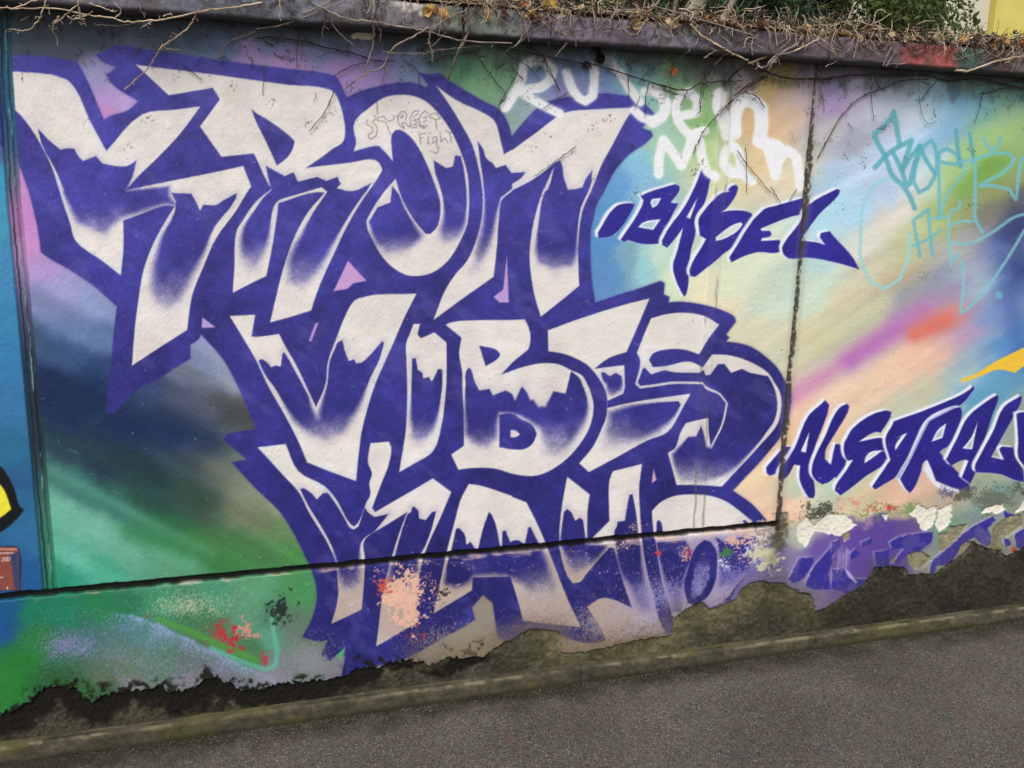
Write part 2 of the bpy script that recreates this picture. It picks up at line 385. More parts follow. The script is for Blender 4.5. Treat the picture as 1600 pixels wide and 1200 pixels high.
# --- the background colours of the mural
BG = '''60,40,4d5560 150,60,4c5862 250,45,55606e 330,60,586a80 100,85,525a68 20,60,4a5a66 350,90,6f7fa0 390,85,a58cb8 150,120,a09cc8 160,150,b295cc
190,165,b9a0d4 165,178,c58ac0 430,60,7488a0 450,90,a48cb8 520,75,7c88a8 540,110,a487bd 580,130,9a86b8 600,100,8f84b4 640,110,7f8fae 680,80,5f7a7c 700,60,48605c
500,45,60708a 600,50,4c5c68 350,40,5a6a80 420,35,586878 800,65,4c6058 900,75,5c7078 1000,82,58706c 1100,92,707068 1200,100,7c7064 1300,100,6c6470 1400,106,706c78 1500,110,5c7870 1600,120,506c64
720,110,5f8f68 760,100,78a878 740,140,7aa47c 790,90,7fa37f 800,200,8fa7a0 830,190,90aaa0 850,120,7e92bc 880,140,8a86b4 905,100,8092bc 950,130,7c92c0 970,100,7fa8b0
1010,95,86b0a8 1060,98,88b080 1000,140,8cc0c0 1090,150,8db483 1100,190,8fb87a 1020,200,a5ccb8 1040,230,a9cdb0 1120,240,c3d6a0 1140,115,9a9a98 1160,125,b0a0a8 1190,130,d0b880
1230,115,d8b868 1260,112,a890b0 1200,200,e0c096 1170,190,d8b48a 1230,180,d8bca0 1255,150,cfb8b8 1180,260,e8cda0 1240,280,e6d8b8 1120,290,dadcb4
1000,260,8cc4dc 970,290,6a9fd0 960,330,5f98c8 1000,300,8cbcd8 950,380,5a90c4 935,440,6a8fc0 960,430,5d92c2 985,400,7aa8c0 1010,420,9cd0d4 1030,400,c8e0c8 1050,440,d8e6c4
1100,460,ece4c0 1150,450,dce4c4 1200,460,cfdcc4 1180,400,d8e0c4 1130,490,e8dcb8 1180,520,d9d4b4 1210,560,cfd2b4 1220,470,c8dcc8 1150,560,d8d0b0 1225,700,eec8a0 1180,780,f0d2b0 1190,740,eed4ac 1205,810,f0c4a4
1290,118,a89aa8 1340,118,a8a0b4 1300,140,a090b8 1310,160,b49cc4 1350,150,c8bcd0 1400,140,a8b4c0 1450,140,a8c8cc 1520,130,88b8ac 1590,140,78a898 1290,210,c0c0bc 1330,220,a8aab8
1370,170,cdd2de 1420,190,d0dae6 1480,170,a8cce0 1500,160,7fb4d0 1540,170,7fbcb0 1580,180,9cc098 1560,210,a4c480 1520,220,98c088 1300,280,b4d4e8 1330,270,c0d4ea 1380,240,c4d4ec
1440,220,c2daee 1480,210,88b8d8 1460,260,c4dcec 1300,330,b0dcea 1340,330,b4d8ee 1380,300,b8cce6 1420,290,d8dce0 1470,270,b8d0a0 1500,280,a0c078 1540,260,78a850 1580,250,9cb878
1560,300,90985f 1590,320,5f6068 1290,400,b8dcd8 1350,380,e0dcd0 1400,340,e6dccc 1370,420,d4ccb0 1410,400,c0c498 1440,360,c4d098 1470,340,a8c070 1500,330,98a070 1540,340,7c7c70
1580,360,404878 1595,420,344a8c 1400,430,c4b090 1430,440,bcb08c 1480,400,b4b8b0 1520,370,a8a8a8 1550,390,8c98b8 1500,430,a8b4c8 1540,440,a8c0cc 1570,430,7c98c0 1280,460,cce0c8
1320,470,d4cca8 1370,480,c8c8a4 1430,460,a8a8a0 1450,450,9098a8 1490,450,a090b0 1260,520,d8cfa8 1300,520,c8c8a0 1350,520,c4c8a8 1280,580,d4d4b4 1330,560,ccd0b4 1240,640,f0c8a8
1240,600,dcccb0 1270,680,f0c4a0 1300,630,f0ccb0 1350,620,e8ccac 1400,580,f0ccac 1430,560,eec4a4 1460,560,e4bca4 1480,500,cc8c90 1510,520,c09cb4 1540,500,7898c8 1560,540,5f94c8
1590,560,5890c4 1520,560,9cb4c4 1500,590,b0c8c4 1450,610,d0ccac 1400,640,ccd0b4 1480,640,a8c4c0 1520,620,5fa0c4 1560,600,68a0c0 1540,660,6a9cac 1590,650,98a498 1590,720,a8a890
1300,760,b8ccb4 1250,760,c0d0b4 1350,790,d8c8a0 1400,770,e4bca0 1450,760,dcb8a0 1480,780,b8a890 1530,760,98a890 1560,780,789c98 1590,780,88907c 1240,790,f4c8a8 1225,830,c8c0a0
45,330,c88cc4 50,380,c890c8 70,420,b094c8 100,450,9c9cc8 150,480,8c9cc4 70,470,8088b0 120,520,6880a8 170,520,6078a4 60,540,3c5470 110,560,3a5680 160,570,2c4570 80,600,1c2c50
150,600,20345c 240,600,34446c 300,560,7c8cb0 340,560,8c98b0 300,590,6c7484 330,520,a89cd0 370,590,9098a8 280,620,4c5468 350,640,484c50 390,650,50504c 100,650,1e3454 200,670,1c3058
280,690,283c64 350,700,4c5c60 380,720,6c7c70 300,720,384850 90,700,28404c 160,720,24384c 220,740,284440 90,740,407068 130,770,387068 180,790,347064 240,780,2c5044 300,780,3c5040
340,740,606860 370,770,848870 390,800,787c60 250,820,2c7048 220,840,347850 300,850,3c7840 350,870,447c44 100,800,6cb09a 150,830,76b69e 200,860,6cac92 120,870,64b49c 90,900,2c8c70
160,890,48a484 250,880,58946c 300,890,4c9064 400,800,6c7c60 420,780,8c947c 440,830,688c5c 460,870,4c8c4c 400,870,48804c
330,510,b4a0d4 570,430,c89cd0 480,520,b090d0 785,450,c49cd0 1020,740,d0a0c0'''
LP = '''-100,120,2c6c90 0,120,2c6c90 5,90,385c70 -60,200,3c90b0 5,160,40809c 8,230,4a5a90 5,280,3c98b8 5,340,4494b4 10,420,4488b4 15,500,3c84b0 20,560,367cac 15,640,3874a4 20,700,2c6c90 35,760,2c5c88 45,830,306c98
40,900,24588c 40,780,2c6890 -100,500,3494bc -200,300,3498b8 -100,800,2c6890'''
PL = '''20,960,1c5484 10,980,20508c 50,960,1c7858 40,1030,247830 60,1000,2c7840 10,1060,2c7c34 100,960,207c5c 150,950,287c4c 200,960,28744c 250,940,3c8c64 330,930,4c9470 400,920,5c9c74 460,920,4c9058
130,1000,3c6c68 200,980,4c7c84 250,995,508078 100,1010,3c6c58 180,1010,507468 250,1030,4c7458 200,1040,50704c 300,1040,5c6c64 350,1060,686c74 150,1060,5c7058 200,1065,807c80 300,1070,74706c 90,1070,2c5c34
130,1080,306034 160,1078,385838 330,980,4c7450 300,960,3c7450 380,960,5c9474 420,1000,5c9c80 390,1020,487850 430,960,4c8060 450,980,647868 480,1000,607860 460,1040,687c70 500,1040,708078 430,1050,7c7c88
520,1050,7c7880 680,1000,8a8478 740,980,94887c 720,1010,8c8c64 760,1000,8a8470 960,970,a08c84 1000,985,948078 900,1000,9c8c7c 1150,900,6c60a0 1180,880,7068a0 1210,890,6c6488 1240,880,8478a0 1280,860,6c54a0
1330,850,64489c 1380,850,5c4494 1420,840,68508c 1300,900,6c5494 1350,890,5c4494 1260,920,7c7490 1400,880,5c4890 1250,835,b8c0a8 1450,880,8c9488 1500,860,9c9c84 1550,840,98988c 1590,840,8c9080 1480,820,789c84 1530,810,80908c 1240,800,d0c0a0'''
def field(txt, ang=0.0, st_=1.0):
    P = []; C = []
    for k in txt.split():
        a, b, h = k.split(','); P.append((float(a), float(b))); C.append(hexc('#' + h))
    P = np.array(P, np.float32); C = np.array(C)
    st = 6
    X, Y = gxx[::st, ::st], gyy[::st, ::st]
    num = np.zeros(X.shape + (3,), np.float32); den = np.zeros(X.shape, np.float32)
    ca, sa = math.cos(ang), math.sin(ang)
    for (a, b), c in zip(P, C):
        dx, dy = X - a, Y - b; al_ = (dx * ca + dy * sa) / st_; ac_ = dy * ca - dx * sa
        wgt = 1.0 / (al_ * al_ + ac_ * ac_ + 13.0 ** 2) ** 2
        num += wgt[..., None] * c; den += wgt
    F = num / den[..., None]
    # domain-warped bilinear lookup so the clouds of colour are not round
    u = np.clip((gxx - SX0 + (NM - .5) * 20 + (NL - .5) * 20) / st, 0, F.shape[1] - 1.001)
    v = np.clip((gyy - SY0 + (lat(22, 22, 3, 8) - .5) * 20) / st, 0, F.shape[0] - 1.001)
    ui = u.astype(int); vi = v.astype(int); fu = (u - ui)[..., None]; fv = (v - vi)[..., None]
    return (F[vi, ui] * (1 - fu) + F[vi, ui + 1] * fu) * (1 - fv) + (F[vi + 1, ui] * (1 - fu) + F[vi + 1, ui + 1] * fu) * fv
XJ = np.interp(gyy, [75, 300, 600, 890, 1250], [5, 20, 48, 75, 105])       # left joint in image pixels
YG = np.interp(gxx, [-320, 0, 400, 800, 1200, 1960], [963, 932, 892, 858, 822, 755])  # groove in image pixels
A1 = field(BG, math.radians(29), 2.0); A2 = field(BG, math.radians(-33), 2.0); A0 = field(BG)
kl = (sstep(520, 440, gxx) * sstep(380, 480, gyy))[..., None]; kr = (sstep(1060, 1240, gxx) * sstep(110, 190, gyy))[..., None]
COL[:] = A0 * (1 - kl - kr) + A1 * kl + A2 * kr
def rays(a, k, amp):
    c_, s_ = math.cos(math.radians(a)), math.sin(math.radians(a))
    n_ = rot_noise(170, 17, c_, s_, 3, 24) - .5
    COL[:] += COL * (n_[..., None] * k * amp)
rays(29, kl, .20); rays(-33, kr, .12)
del A0, A1, A2
fl = field(LP); k = sstep(1, -1, gxx - XJ)[..., None]; COL[:] = COL * (1 - k) + fl * k
fl = field(PL)
XR = np.interp(gyy, [107, 300, 600, 817, 1250], [1276, 1261, 1233, 1216, 1182])       # right joint
k = np.where(gxx < XR, sstep(-1, 1, gyy - YG), sstep(-10, 10, gyy - (YG - 0 + (NM - .5) * 50 + 4)))[..., None]
COL[:] = COL * (1 - k) + fl * k
# far passes of the can
glow(1235, 622, 1400, 515, 17, '#cf7fb8', .8); glow(1330, 562, 1440, 488, 18, '#b36cb6', .85); glow(1400, 500, 1460, 470, 16, '#b888bc', .6)
glow(1430, 522, 1478, 500, 14, '#e2694c', .85); glow(1445, 505, 1485, 490, 22, '#dc8578', .45)
glow(1405, 462, 1480, 418, 14, '#8088a6', .55); glow(1480, 270, 1600, 190, 16, '#a4c878', .5); glow(1440, 225, 1530, 160, 12, '#8cbad8', .6)
glow(1500, 300, 1570, 250, 16, '#74a648', .6); glow(1330, 230, 1400, 190, 12, '#a4a6b6', .5); glow(1285, 215, 1340, 180, 12, '#b8b0c0', .4)
glow(80, 735, 330, 865, 9, '#79b89c', .35); glow(85, 780, 300, 880, 20, '#7cc0a4', .4); glow(130, 700, 300, 800, 14, '#2c4a48', .4); glow(90, 815, 250, 895, 20, '#63b496', .35)
glow(200, 830, 380, 890, 14, '#2f7a42', .5); glow(260, 600, 400, 655, 10, '#3a3c48', .35); glow(270, 585, 330, 640, 16, '#6c7690', .35); glow(300, 700, 400, 780, 20, '#8c9078', .35)
glow(90, 610, 320, 690, 28, '#16264a', .62); glow(190, 705, 340, 775, 24, '#203a3a', .45); glow(250, 650, 330, 690, 22, '#1c2e50', .4); glow(100, 600, 250, 760, 26, '#1e3048', .35)
glow(1560, 380, 1600, 560, 22, '#2f4c94', .5); glow(1590, 340, 1590, 420, 18, '#343a6a', .5)
glow(935, 330, 930, 460, 14, '#5a8cc2', .55); glow(985, 380, 985, 450, 9, '#86a8ac', .5); glow(1010, 370, 1010, 440, 9, '#98d0d6', .5)
glow(820, 165, 850, 170, 24, '#9aa8c0', .4); glow(1100, 160, 1100, 260, 14, '#9ac272', .35); glow(1180, 170, 1220, 230, 26, '#e4bd8a', .4)
glow(1215, 115, 1200, 140, 12, '#dfbe62', .6); glow(560, 115, 600, 135, 16, '#b08cc4', .5); glow(380, 90, 480, 105, 10, '#b890c4', .5)
# yellow wedge at the right edge
paint(curve(pts('b4:1205,1170 1290,1140 1420,1060 1500,1020 1700,930 1760,915 1690,1010 1545,1130 1440,1110 1330,1150 1215,1190')), '#f2c240', 1.2)

# --- letters -----------------------------------------------------------
CREAM = hexc('#e4dcd5')
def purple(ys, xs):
    t = np.clip(gyy[ys, xs] / 900, 0, 1)[..., None]  # paler towards the top: lens haze and sun-fading both put into the paint colour
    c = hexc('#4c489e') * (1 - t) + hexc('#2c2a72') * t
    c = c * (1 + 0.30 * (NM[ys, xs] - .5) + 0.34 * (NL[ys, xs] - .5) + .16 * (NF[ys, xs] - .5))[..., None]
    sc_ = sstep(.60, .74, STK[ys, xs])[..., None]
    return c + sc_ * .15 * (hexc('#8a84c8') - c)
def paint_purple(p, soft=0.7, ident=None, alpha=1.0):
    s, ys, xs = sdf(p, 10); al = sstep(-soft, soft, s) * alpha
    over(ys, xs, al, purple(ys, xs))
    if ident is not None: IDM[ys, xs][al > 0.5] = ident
PARTS = {}     # id -> (name, label)
_nid = [10]
def new_id(name, label):
    _nid[0] += 1; PARTS[_nid[0]] = (name, label); return _nid[0]

OUT = new_id('letter_outline', 'wide purple outline joining all the big letters')
SIL = pts('''a1: -40,330 60,340 250,350 480,385 515,440 650,748 700,720 800,690 862,632 690,515 668,468 725,420 640,385 600,345 690,300 760,282 850,300 1000,320 1330,370 1600,405
a2: 200,430 420,455 490,475 520,510 545,560 568,610 640,575 760,540 900,515 1000,520 1060,545 1075,530 1020,455 1080,465 1150,455 1190,490 1300,560 1420,630 1530,690 1580,780
a3: 0,850 130,700 190,650 300,615 740,600 830,650 890,710 815,800 870,820 880,850 830,900 740,960 650,1060 600,1150 b3: 575,0 530,80 510,160 495,230 490,350 495,500 505,600 520,690 640,650 800,600 930,555 955,570 950,640 985,655 980,690 1060,685 1240,715 1340,750 1390,780 1400,810 1340,890 1360,910 1340,935 1420,945 1500,970 1600,1040
b4: 60,1100 120,1200 c4: 145,40 145,120 110,280 0,430 c3: 1380,665 1500,750 1590,850 1500,960 1490,1100 d3: 1450,0 1360,150 1200,170 1010,240 1000,350 965,362 900,320 590,400 530,420 320,380 250,330 0,400 d2: 1560,412 1510,385 1480,170 1420,120 1350,195 1370,270 1280,330 1150,400 950,510 840,550 720,560 600,600 530,640 560,500 500,500 460,530 410,490 450,400 380,410 290,380 340,290 370,200 380,100 360,0
c2: 330,1130 260,980 150,800 0,655 c1: 1450,490 1540,470 1395,345 1420,310 1600,280 1480,0 b1: 1390,1040 1255,890 1245,915 1190,955 1190,1040 1100,1095 950,1190 c1: 880,20 800,90 715,180 670,180 665,140 680,0 b1: 715,850 730,715 600,600 440,490 300,410 255,375 245,290 225,180 180,0 a1: 110,1020 60,950 -40,880''')
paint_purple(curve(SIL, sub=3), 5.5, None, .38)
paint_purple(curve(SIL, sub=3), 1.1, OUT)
# pockets where the background shows through the outline
for s_, c_ in (('b1: 1265,785 1345,845 1260,850', '#b8a0d4'), ('b2: 575,430 690,555 610,570 570,605 485,620', '#cb9fd2'), ('b2: 372,820 390,820 345,935 330,930', '#b894d4'),
               ('b2: 1485,655 1545,610 1568,400 1580,690 1520,690', '#bf9dd0'), ('c3: 885,530 903,600 875,620', '#d8a4c4'), ('d2: 500,500 560,440 540,530', '#56a070')):
    paint(pts(s_), c_, 0.9, 0)
# worn smears on the outline
for a, b, c_, d_, al in ((560, 420, 600, 440, .15), (420, 380, 445, 395, .12), (250, 720, 280, 740, .1)):
    glow(a, b, c_, d_, 10, '#7a74bc', al)

LET = {
'K': ('''a1: 62,445 410,495 470,555 560,750 665,945 890,715 1100,685 1252,665 1130,830 960,1010 860,1105 785,1190 1000,1145 1300,1085 1520,1038 1570,1165 b1: 1545,0 1480,110 1350,290 1270,470 1200,650 1170,862 1000,970 825,1085 840,880 865,680 900,480 960,320 1030,190 1090,90 1030,85 900,130 770,178 772,340 755,520 640,430 470,300 440,200 400,80 375,0 a1: 330,1060 230,860 130,720 80,670''',
  [('''a1: 235,800 300,870 380,935 430,925 465,930 490,975 520,1005 600,975 640,1020 740,1040 800,1035 855,1000 830,1100 790,1190 1055,1165 b1: 1060,20 1100,80 1030,80 900,122 760,170 720,200 660,270 560,230 480,190 420,60 395,0 a1: 400,1190 345,1060 260,900''', 'b1: 600,60 620,330', 12),
   ('''b1: 1055,-20 1065,5 1195,10 1225,60 1250,118 1270,80 1350,80 1400,50 1480,5 1475,40 1340,220 1270,390 1200,520 1120,680 1040,740 970,690 945,560 975,400 1010,280 1090,130 1100,60''', 'b1: 1120,400 1020,800', 16)]),
'R': ('''a1: 850,405 1000,425 1330,465 1600,503 a2: 200,530 460,560 490,580 520,640 550,750 555,850 540,890 480,930 400,990 310,1050 600,1015 735,998 770,1020 790,1065 750,1130 700,1200 b2: 640,90 560,230 480,400 420,530 370,660 345,740 200,785 88,815 120,680 170,480 250,260 330,120 430,5 380,0 140,70 130,150 105,320 65,525 0,555 b1: 1455,630 1465,470 1480,240 1510,190 1600,60 a2: 100,1180 75,1145 0,985 a1: 1585,958 1385,980 1250,790 1375,620 1330,548 1055,595''',
  [('''a2: 60,1035 180,1100 235,1075 262,1135 385,1105 440,1130 510,1105 530,1150 505,1175 600,1195 720,1145 690,1195 b2: 640,60 540,220 440,400 370,520 290,600 200,560 205,420 280,270 350,140 445,0 410,-30 140,50 100,-10''', 'b2: 350,330 250,640', 14),
   ('''b2: 110,-20 145,50 120,75 100,130 80,280 30,420 0,480 b1: 1560,500 1515,450 1505,300 1525,215 1600,100 b2: 60,20''', 'b2: 30,280 -20,500', 12)]),
'O': ('''a2: 610,780 640,730 700,680 800,610 900,592 1000,605 1070,640 1150,720 1220,820 1280,950 1320,1080 1330,1200 b2: 1330,100 1320,200 1280,300 1200,430 1100,505 1010,525 930,515 820,440 740,320 690,190 700,160 800,0 a2: 880,1110 855,1010 770,912 740,912 612,945 625,890''',
  [('''a2: 1110,1000 1140,1020 1190,1050 1230,1040 1245,970 1280,975 1300,1060 1315,1200 b2: 1315,100 1300,210 1260,290 1170,330 1150,250 1172,160 1168,40 1140,-60 a2: 1120,1080''', 'b2: 1230,180 1200,340', 12),
   ('''b2: 850,-40 890,10 930,100 1000,215 1040,275 1000,330 900,380 800,390 740,300 705,185 760,95 840,65''', 'b2: 860,230 880,410', 12)]),
'N': ('''a2: 1125,535 1250,625 1420,705 1490,755 1530,880 1550,965 1600,935 a3: 0,940 150,830 330,705 500,685 760,672 700,770 620,920 560,1030 500,1180 b3: 440,120 415,300 415,480 420,585 330,660 180,780 140,640 112,450 115,320 140,170 190,0 a3: 205,1170 275,1010 150,1110 0,1190 b2: 1600,-5 1535,50 1520,140 1505,350 1485,530 1300,660 1110,800 1180,620 1250,510 1320,430 1380,290 1412,150 1415,0 a2: 1400,1090 1350,900 1280,770 1200,640''',
  [('''a2: 1385,880 1420,930 1440,990 1480,1020 1500,1050 1560,1030 1600,1085 a3: 0,1080 85,1075 60,1110 0,1150 b2: 1600,-20 1530,35 1505,130 1480,260 1440,380 1390,470 1345,500 1370,400 1400,280 1425,150 1425,0 a2: 1415,1100 1400,1000''', 'b2: 1450,180 1370,520', 12),
   ('''a3: 265,1020 300,1000 315,1040 322,1100 350,1185 400,1180 440,1170 460,1120 500,1065 495,1150 b3: 430,100 408,280 404,390 380,460 250,490 160,440 150,350 165,200 205,0 a3: 225,1180''', 'b3: 290,330 280,520', 10)]),
'V': ('''b1: 1435,775 1595,768 1572,903 b2: 0,905 145,888 180,960 250,1080 305,1195 c2: 375,145 435,0 b2: 450,1060 500,920 560,770 605,690 640,665 1003,635 930,780 860,940 745,1200 c2: 700,140 660,300 640,450 625,605 500,560 320,490 270,370 200,230 70,0 b2: 0,1050 b1: 1500,880''',
  [('''b2: 15,1050 40,1045 70,1065 95,1095 120,1085 155,1090 165,1010 175,1000 190,1020 240,1110 290,1200 c2: 330,80 360,170 385,205 410,120 445,0 b2: 460,1060 510,940 540,925 555,990 580,1055 615,1045 625,1070 660,1065 720,1010 790,930 800,945 770,1050 720,1150 c2: 700,0 650,130 600,220 550,300 480,350 430,360 330,310 240,230 200,170 100,0 b2: 90,1190 40,1110''', 'c2: 400,160 440,380', 14)]),
'I': ('''b2: 985,825 1025,825 1010,890 1030,915 1065,900 1115,878 1190,940 1190,1200 c2: 1185,60 1160,250 1105,420 1000,490 895,550 915,430 935,300 945,100 945,0 b2: 940,1050 940,940 960,890''',
  [('''b2: 975,1040 1000,1040 1010,1110 1040,1130 1045,1165 1080,1155 1100,1185 1140,1105 1165,1110 1165,1200 c2: 1160,50 1130,220 1080,330 1010,380 975,340 965,200 970,50''', 'c2: 1060,200 1030,400', 10)]),
'B': ('''b2: 1185,830 1220,815 1400,802 1600,800 b3: 80,797 105,850 115,920 100,985 0,1075 b2: 1535,1140 b3: 0,1115 100,1085 200,1070 300,1080 360,1110 440,1150 470,1200 c3: 500,80 510,150 480,280 420,380 340,470 220,550 130,575 0,560 c2: 1500,530 1350,525 1265,535 1220,440 1300,385 1300,200 1290,0 b2: 1290,1130 1270,1010 1285,910''',
  [('''c2: 1375,0 1395,40 1460,30 1480,70 1560,40 c3: 0,60 20,100 60,15 85,40 115,100 130,95 165,140 210,140 260,45 335,60 350,0 b3: 355,1180 370,1120 420,1160 c3: 440,0 475,120 460,220 400,330 330,430 270,470 200,440 190,330 170,270 120,240 50,200 0,185 c2: 1520,180 1510,220 1505,330 1450,400 1380,380 1310,320 1305,100 1310,0 b2: 1310,1130 1330,1095 1345,1110 1365,1180''', 'c2: 1600,200 1610,460', 12)]),
'E': ('''b3: 225,865 400,800 700,705 860,665 790,830 715,1000 600,1040 515,1105 700,1082 705,1200 c3: 705,10 695,60 595,105 595,150 750,115 1115,60 1060,160 970,300 850,350 650,460 480,550 420,495 500,400 560,280 590,200 595,140 590,60 b3: 540,1160 470,1080 400,1040 320,1010 228,995''',
  [('''c3: 610,175 700,145 800,125 1040,105 1055,130 1000,220 900,300 750,370 650,400 580,400 570,330 600,250''', 'c3: 820,200 740,420', 14),
   ('''b3: 555,1130 575,1125 610,1150 650,1130 685,1150 690,1200 c3: 680,40 620,90 600,60 590,0 b3: 570,1180''', 'c3: 640,0 630,100', 8)]),
'S': ('''b3: 870,790 960,765 1080,755 1200,775 1295,830 1230,910 1170,1015 1080,985 960,985 880,1010 855,1050 880,1095 960,1088 1110,1060 1190,1095 1250,1015 1350,1020 1460,1050 1600,1130 b4: 40,1190 c4: 75,50 85,130 60,250 0,330 c3: 1590,340 1470,470 1310,640 1150,630 1030,632 1000,520 975,430 1020,400 1035,360 1050,310 1085,245 1180,220 1225,212 1230,300 1240,390 1310,250 1338,120 1290,65 1210,30 1190,0 1000,0 900,15 800,28 770,0 b3: 800,1050 780,1005 830,880''',
  [('''b3: 815,1105 830,1098 870,1140 950,1115 1010,1125 1170,1130 1195,1110 1210,1145 1240,1140 1290,1075 1330,1075 1370,1130 1440,1105 1490,1130 1540,1140 1600,1150 c4: 30,0 60,120 40,230 0,290 c3: 1560,345 1460,460 1400,520 1250,600 1060,620 1010,500 1000,440 1065,370 1100,330 1150,325 1180,260 1195,300 1215,390 1245,400 1322,250 1348,120 1300,58 1210,12 1190,-12 1000,-15 900,0 800,12 785,-10 b3: 800,1150''', 'c3: 1250,430 1230,640', 8)]),
'H': ('''c2: 10,395 185,375 265,545 430,640 500,720 590,875 612,890 635,870 690,740 715,690 708,620 725,560 700,490 715,370 830,360 845,400 830,500 780,630 725,775 745,800 900,710 1105,590 1220,675 1150,840 1050,1070 1020,1195 d2: 1005,60 1000,180 1015,290 950,325 750,440 765,330 780,200 800,60 815,0 c2: 850,1080 900,920 945,800 800,890 690,960 670,1000 680,1080 d2: 675,30 660,210 470,300 500,200 515,100 510,40 c2: 500,1120 440,980 330,800 270,680 170,570 80,470''',
  [('''c2: 275,655 300,650 350,685 380,720 420,680 450,680 500,750 560,850 585,895 610,910 640,890 680,770 700,800 740,830 790,820 830,810 800,850 740,920 680,960 655,1000 650,1080 640,1195 d2: 650,40 600,80 540,70 520,0 c2: 480,1030 400,880 320,750''', 'c2: 560,1120 d2: 590,110', 12),
   ('''c2: 945,815 970,800 975,770 990,765 1015,790 1020,840 1060,850 1100,800 1125,795 1100,900 1050,1030 1020,1080 d2: 1000,0 950,80 880,120 820,80 840,-40 c2: 870,1060 910,920''', 'd2: 930,-60 890,150', 12)]),
'A': ('''c2: 1330,625 1400,635 1600,700 c3: 0,705 90,740 160,880 220,1020 d3: 290,0 350,150 430,320 250,300 70,280 30,130 -10,5 d2: 1355,8 1350,90 1110,235 1150,50 c2: 1190,1060 1250,830 1280,720''',
  [('''c2: 1250,905 1270,900 1305,940 1315,1005 1340,985 1365,1020 1390,1050 1535,1040 1540,920 1560,915 1590,990 c3: 0,980 40,975 80,1000 100,900 115,890 140,940 190,1040 250,1195 d3: 270,60 270,150 230,190 150,140 80,70 d2: 1560,0 1360,0 1330,40 1250,70 1180,50 c2: 1190,1150 1215,1060''', 'c2: 1500,1160 d2: 1560,170', 14)]),
'M': ('''c3: 345,580 485,690 472,800 470,975 490,975 610,855 605,700 610,600 630,545 812,500 795,650 800,800 815,980 850,1195 d3: 890,130 945,300 960,350 850,370 590,410 560,330 470,195 560,140 640,150 750,200 690,20 c3: 640,1030 610,1020 460,1195 d3: 430,35 380,45 355,10 c3: 345,1195 300,1040 295,980 310,780''',
  [('''c3: 325,800 345,780 370,800 395,855 425,835 445,850 455,920 465,1000 600,1010 560,1060 470,1150 400,1180 360,1140 330,1060 305,1010 310,900''', 'c3: 420,1020 400,1200', 10),
   ('''c3: 640,920 655,890 660,860 705,855 720,760 735,690 755,690 775,800 790,930 800,1000 820,1195 d3: 880,230 800,230 740,60 c3: 690,1195 650,1020''', 'd3: 760,-40 800,250', 10)]),
'O2': ('''c3: 875,795 930,740 1020,700 1120,690 1220,695 1330,730 1430,800 1530,885 1500,960 1480,1100 1450,1195 d3: 1400,60 1320,160 1240,190 1200,170 1060,250 1000,250 960,130 930,0 c3: 900,1000 885,920''',
  [('''c3: 900,935 905,860 920,850 935,870 942,935''', 'c3: 915,930 915,990', 2),
   ('''c3: 905,990 1080,975 1100,1000 1120,1060 1080,1195 d3: 1060,120 1060,230 1010,220 965,60 c3: 920,1080''', 'd3: 1000,20 1010,330', 10),
   ('''c3: 1270,955 1330,990 1370,970 1420,960 1500,950 1490,1100 1440,1195 d3: 1380,40 1300,60 c3: 1300,1195 1290,1020''', 'd3: 1390,-40 1330,260', 10),
   ('''c3: 1440,855 1455,850 1500,890 1470,897''', 'c3: 1470,890 1470,950', 2)]),
}
NAMES = {'K': 'big cream letter K with purple drips at the left end of the top row', 'R': 'big cream letter R with purple drips in the top row',
 'O': 'rounded cream letter O carrying small marker writing', 'N': 'big cream letter N at the right end of the top row', 'V': 'cream letter V starting the middle row',
 'I': 'narrow cream letter I in the middle row', 'B': 'cream letter B in the middle row', 'E': 'cream letter E between B and S', 'S': 'cream letter S crossing the filled strip',
 'H': 'forked cream letter starting the bottom row', 'A': 'cream letter A in the bottom row', 'M': 'cream letter M in the bottom row', 'O2': 'worn cream letter O ending the bottom row'}
LID = {}
lat_t = lat(70, 60, 3, 210)
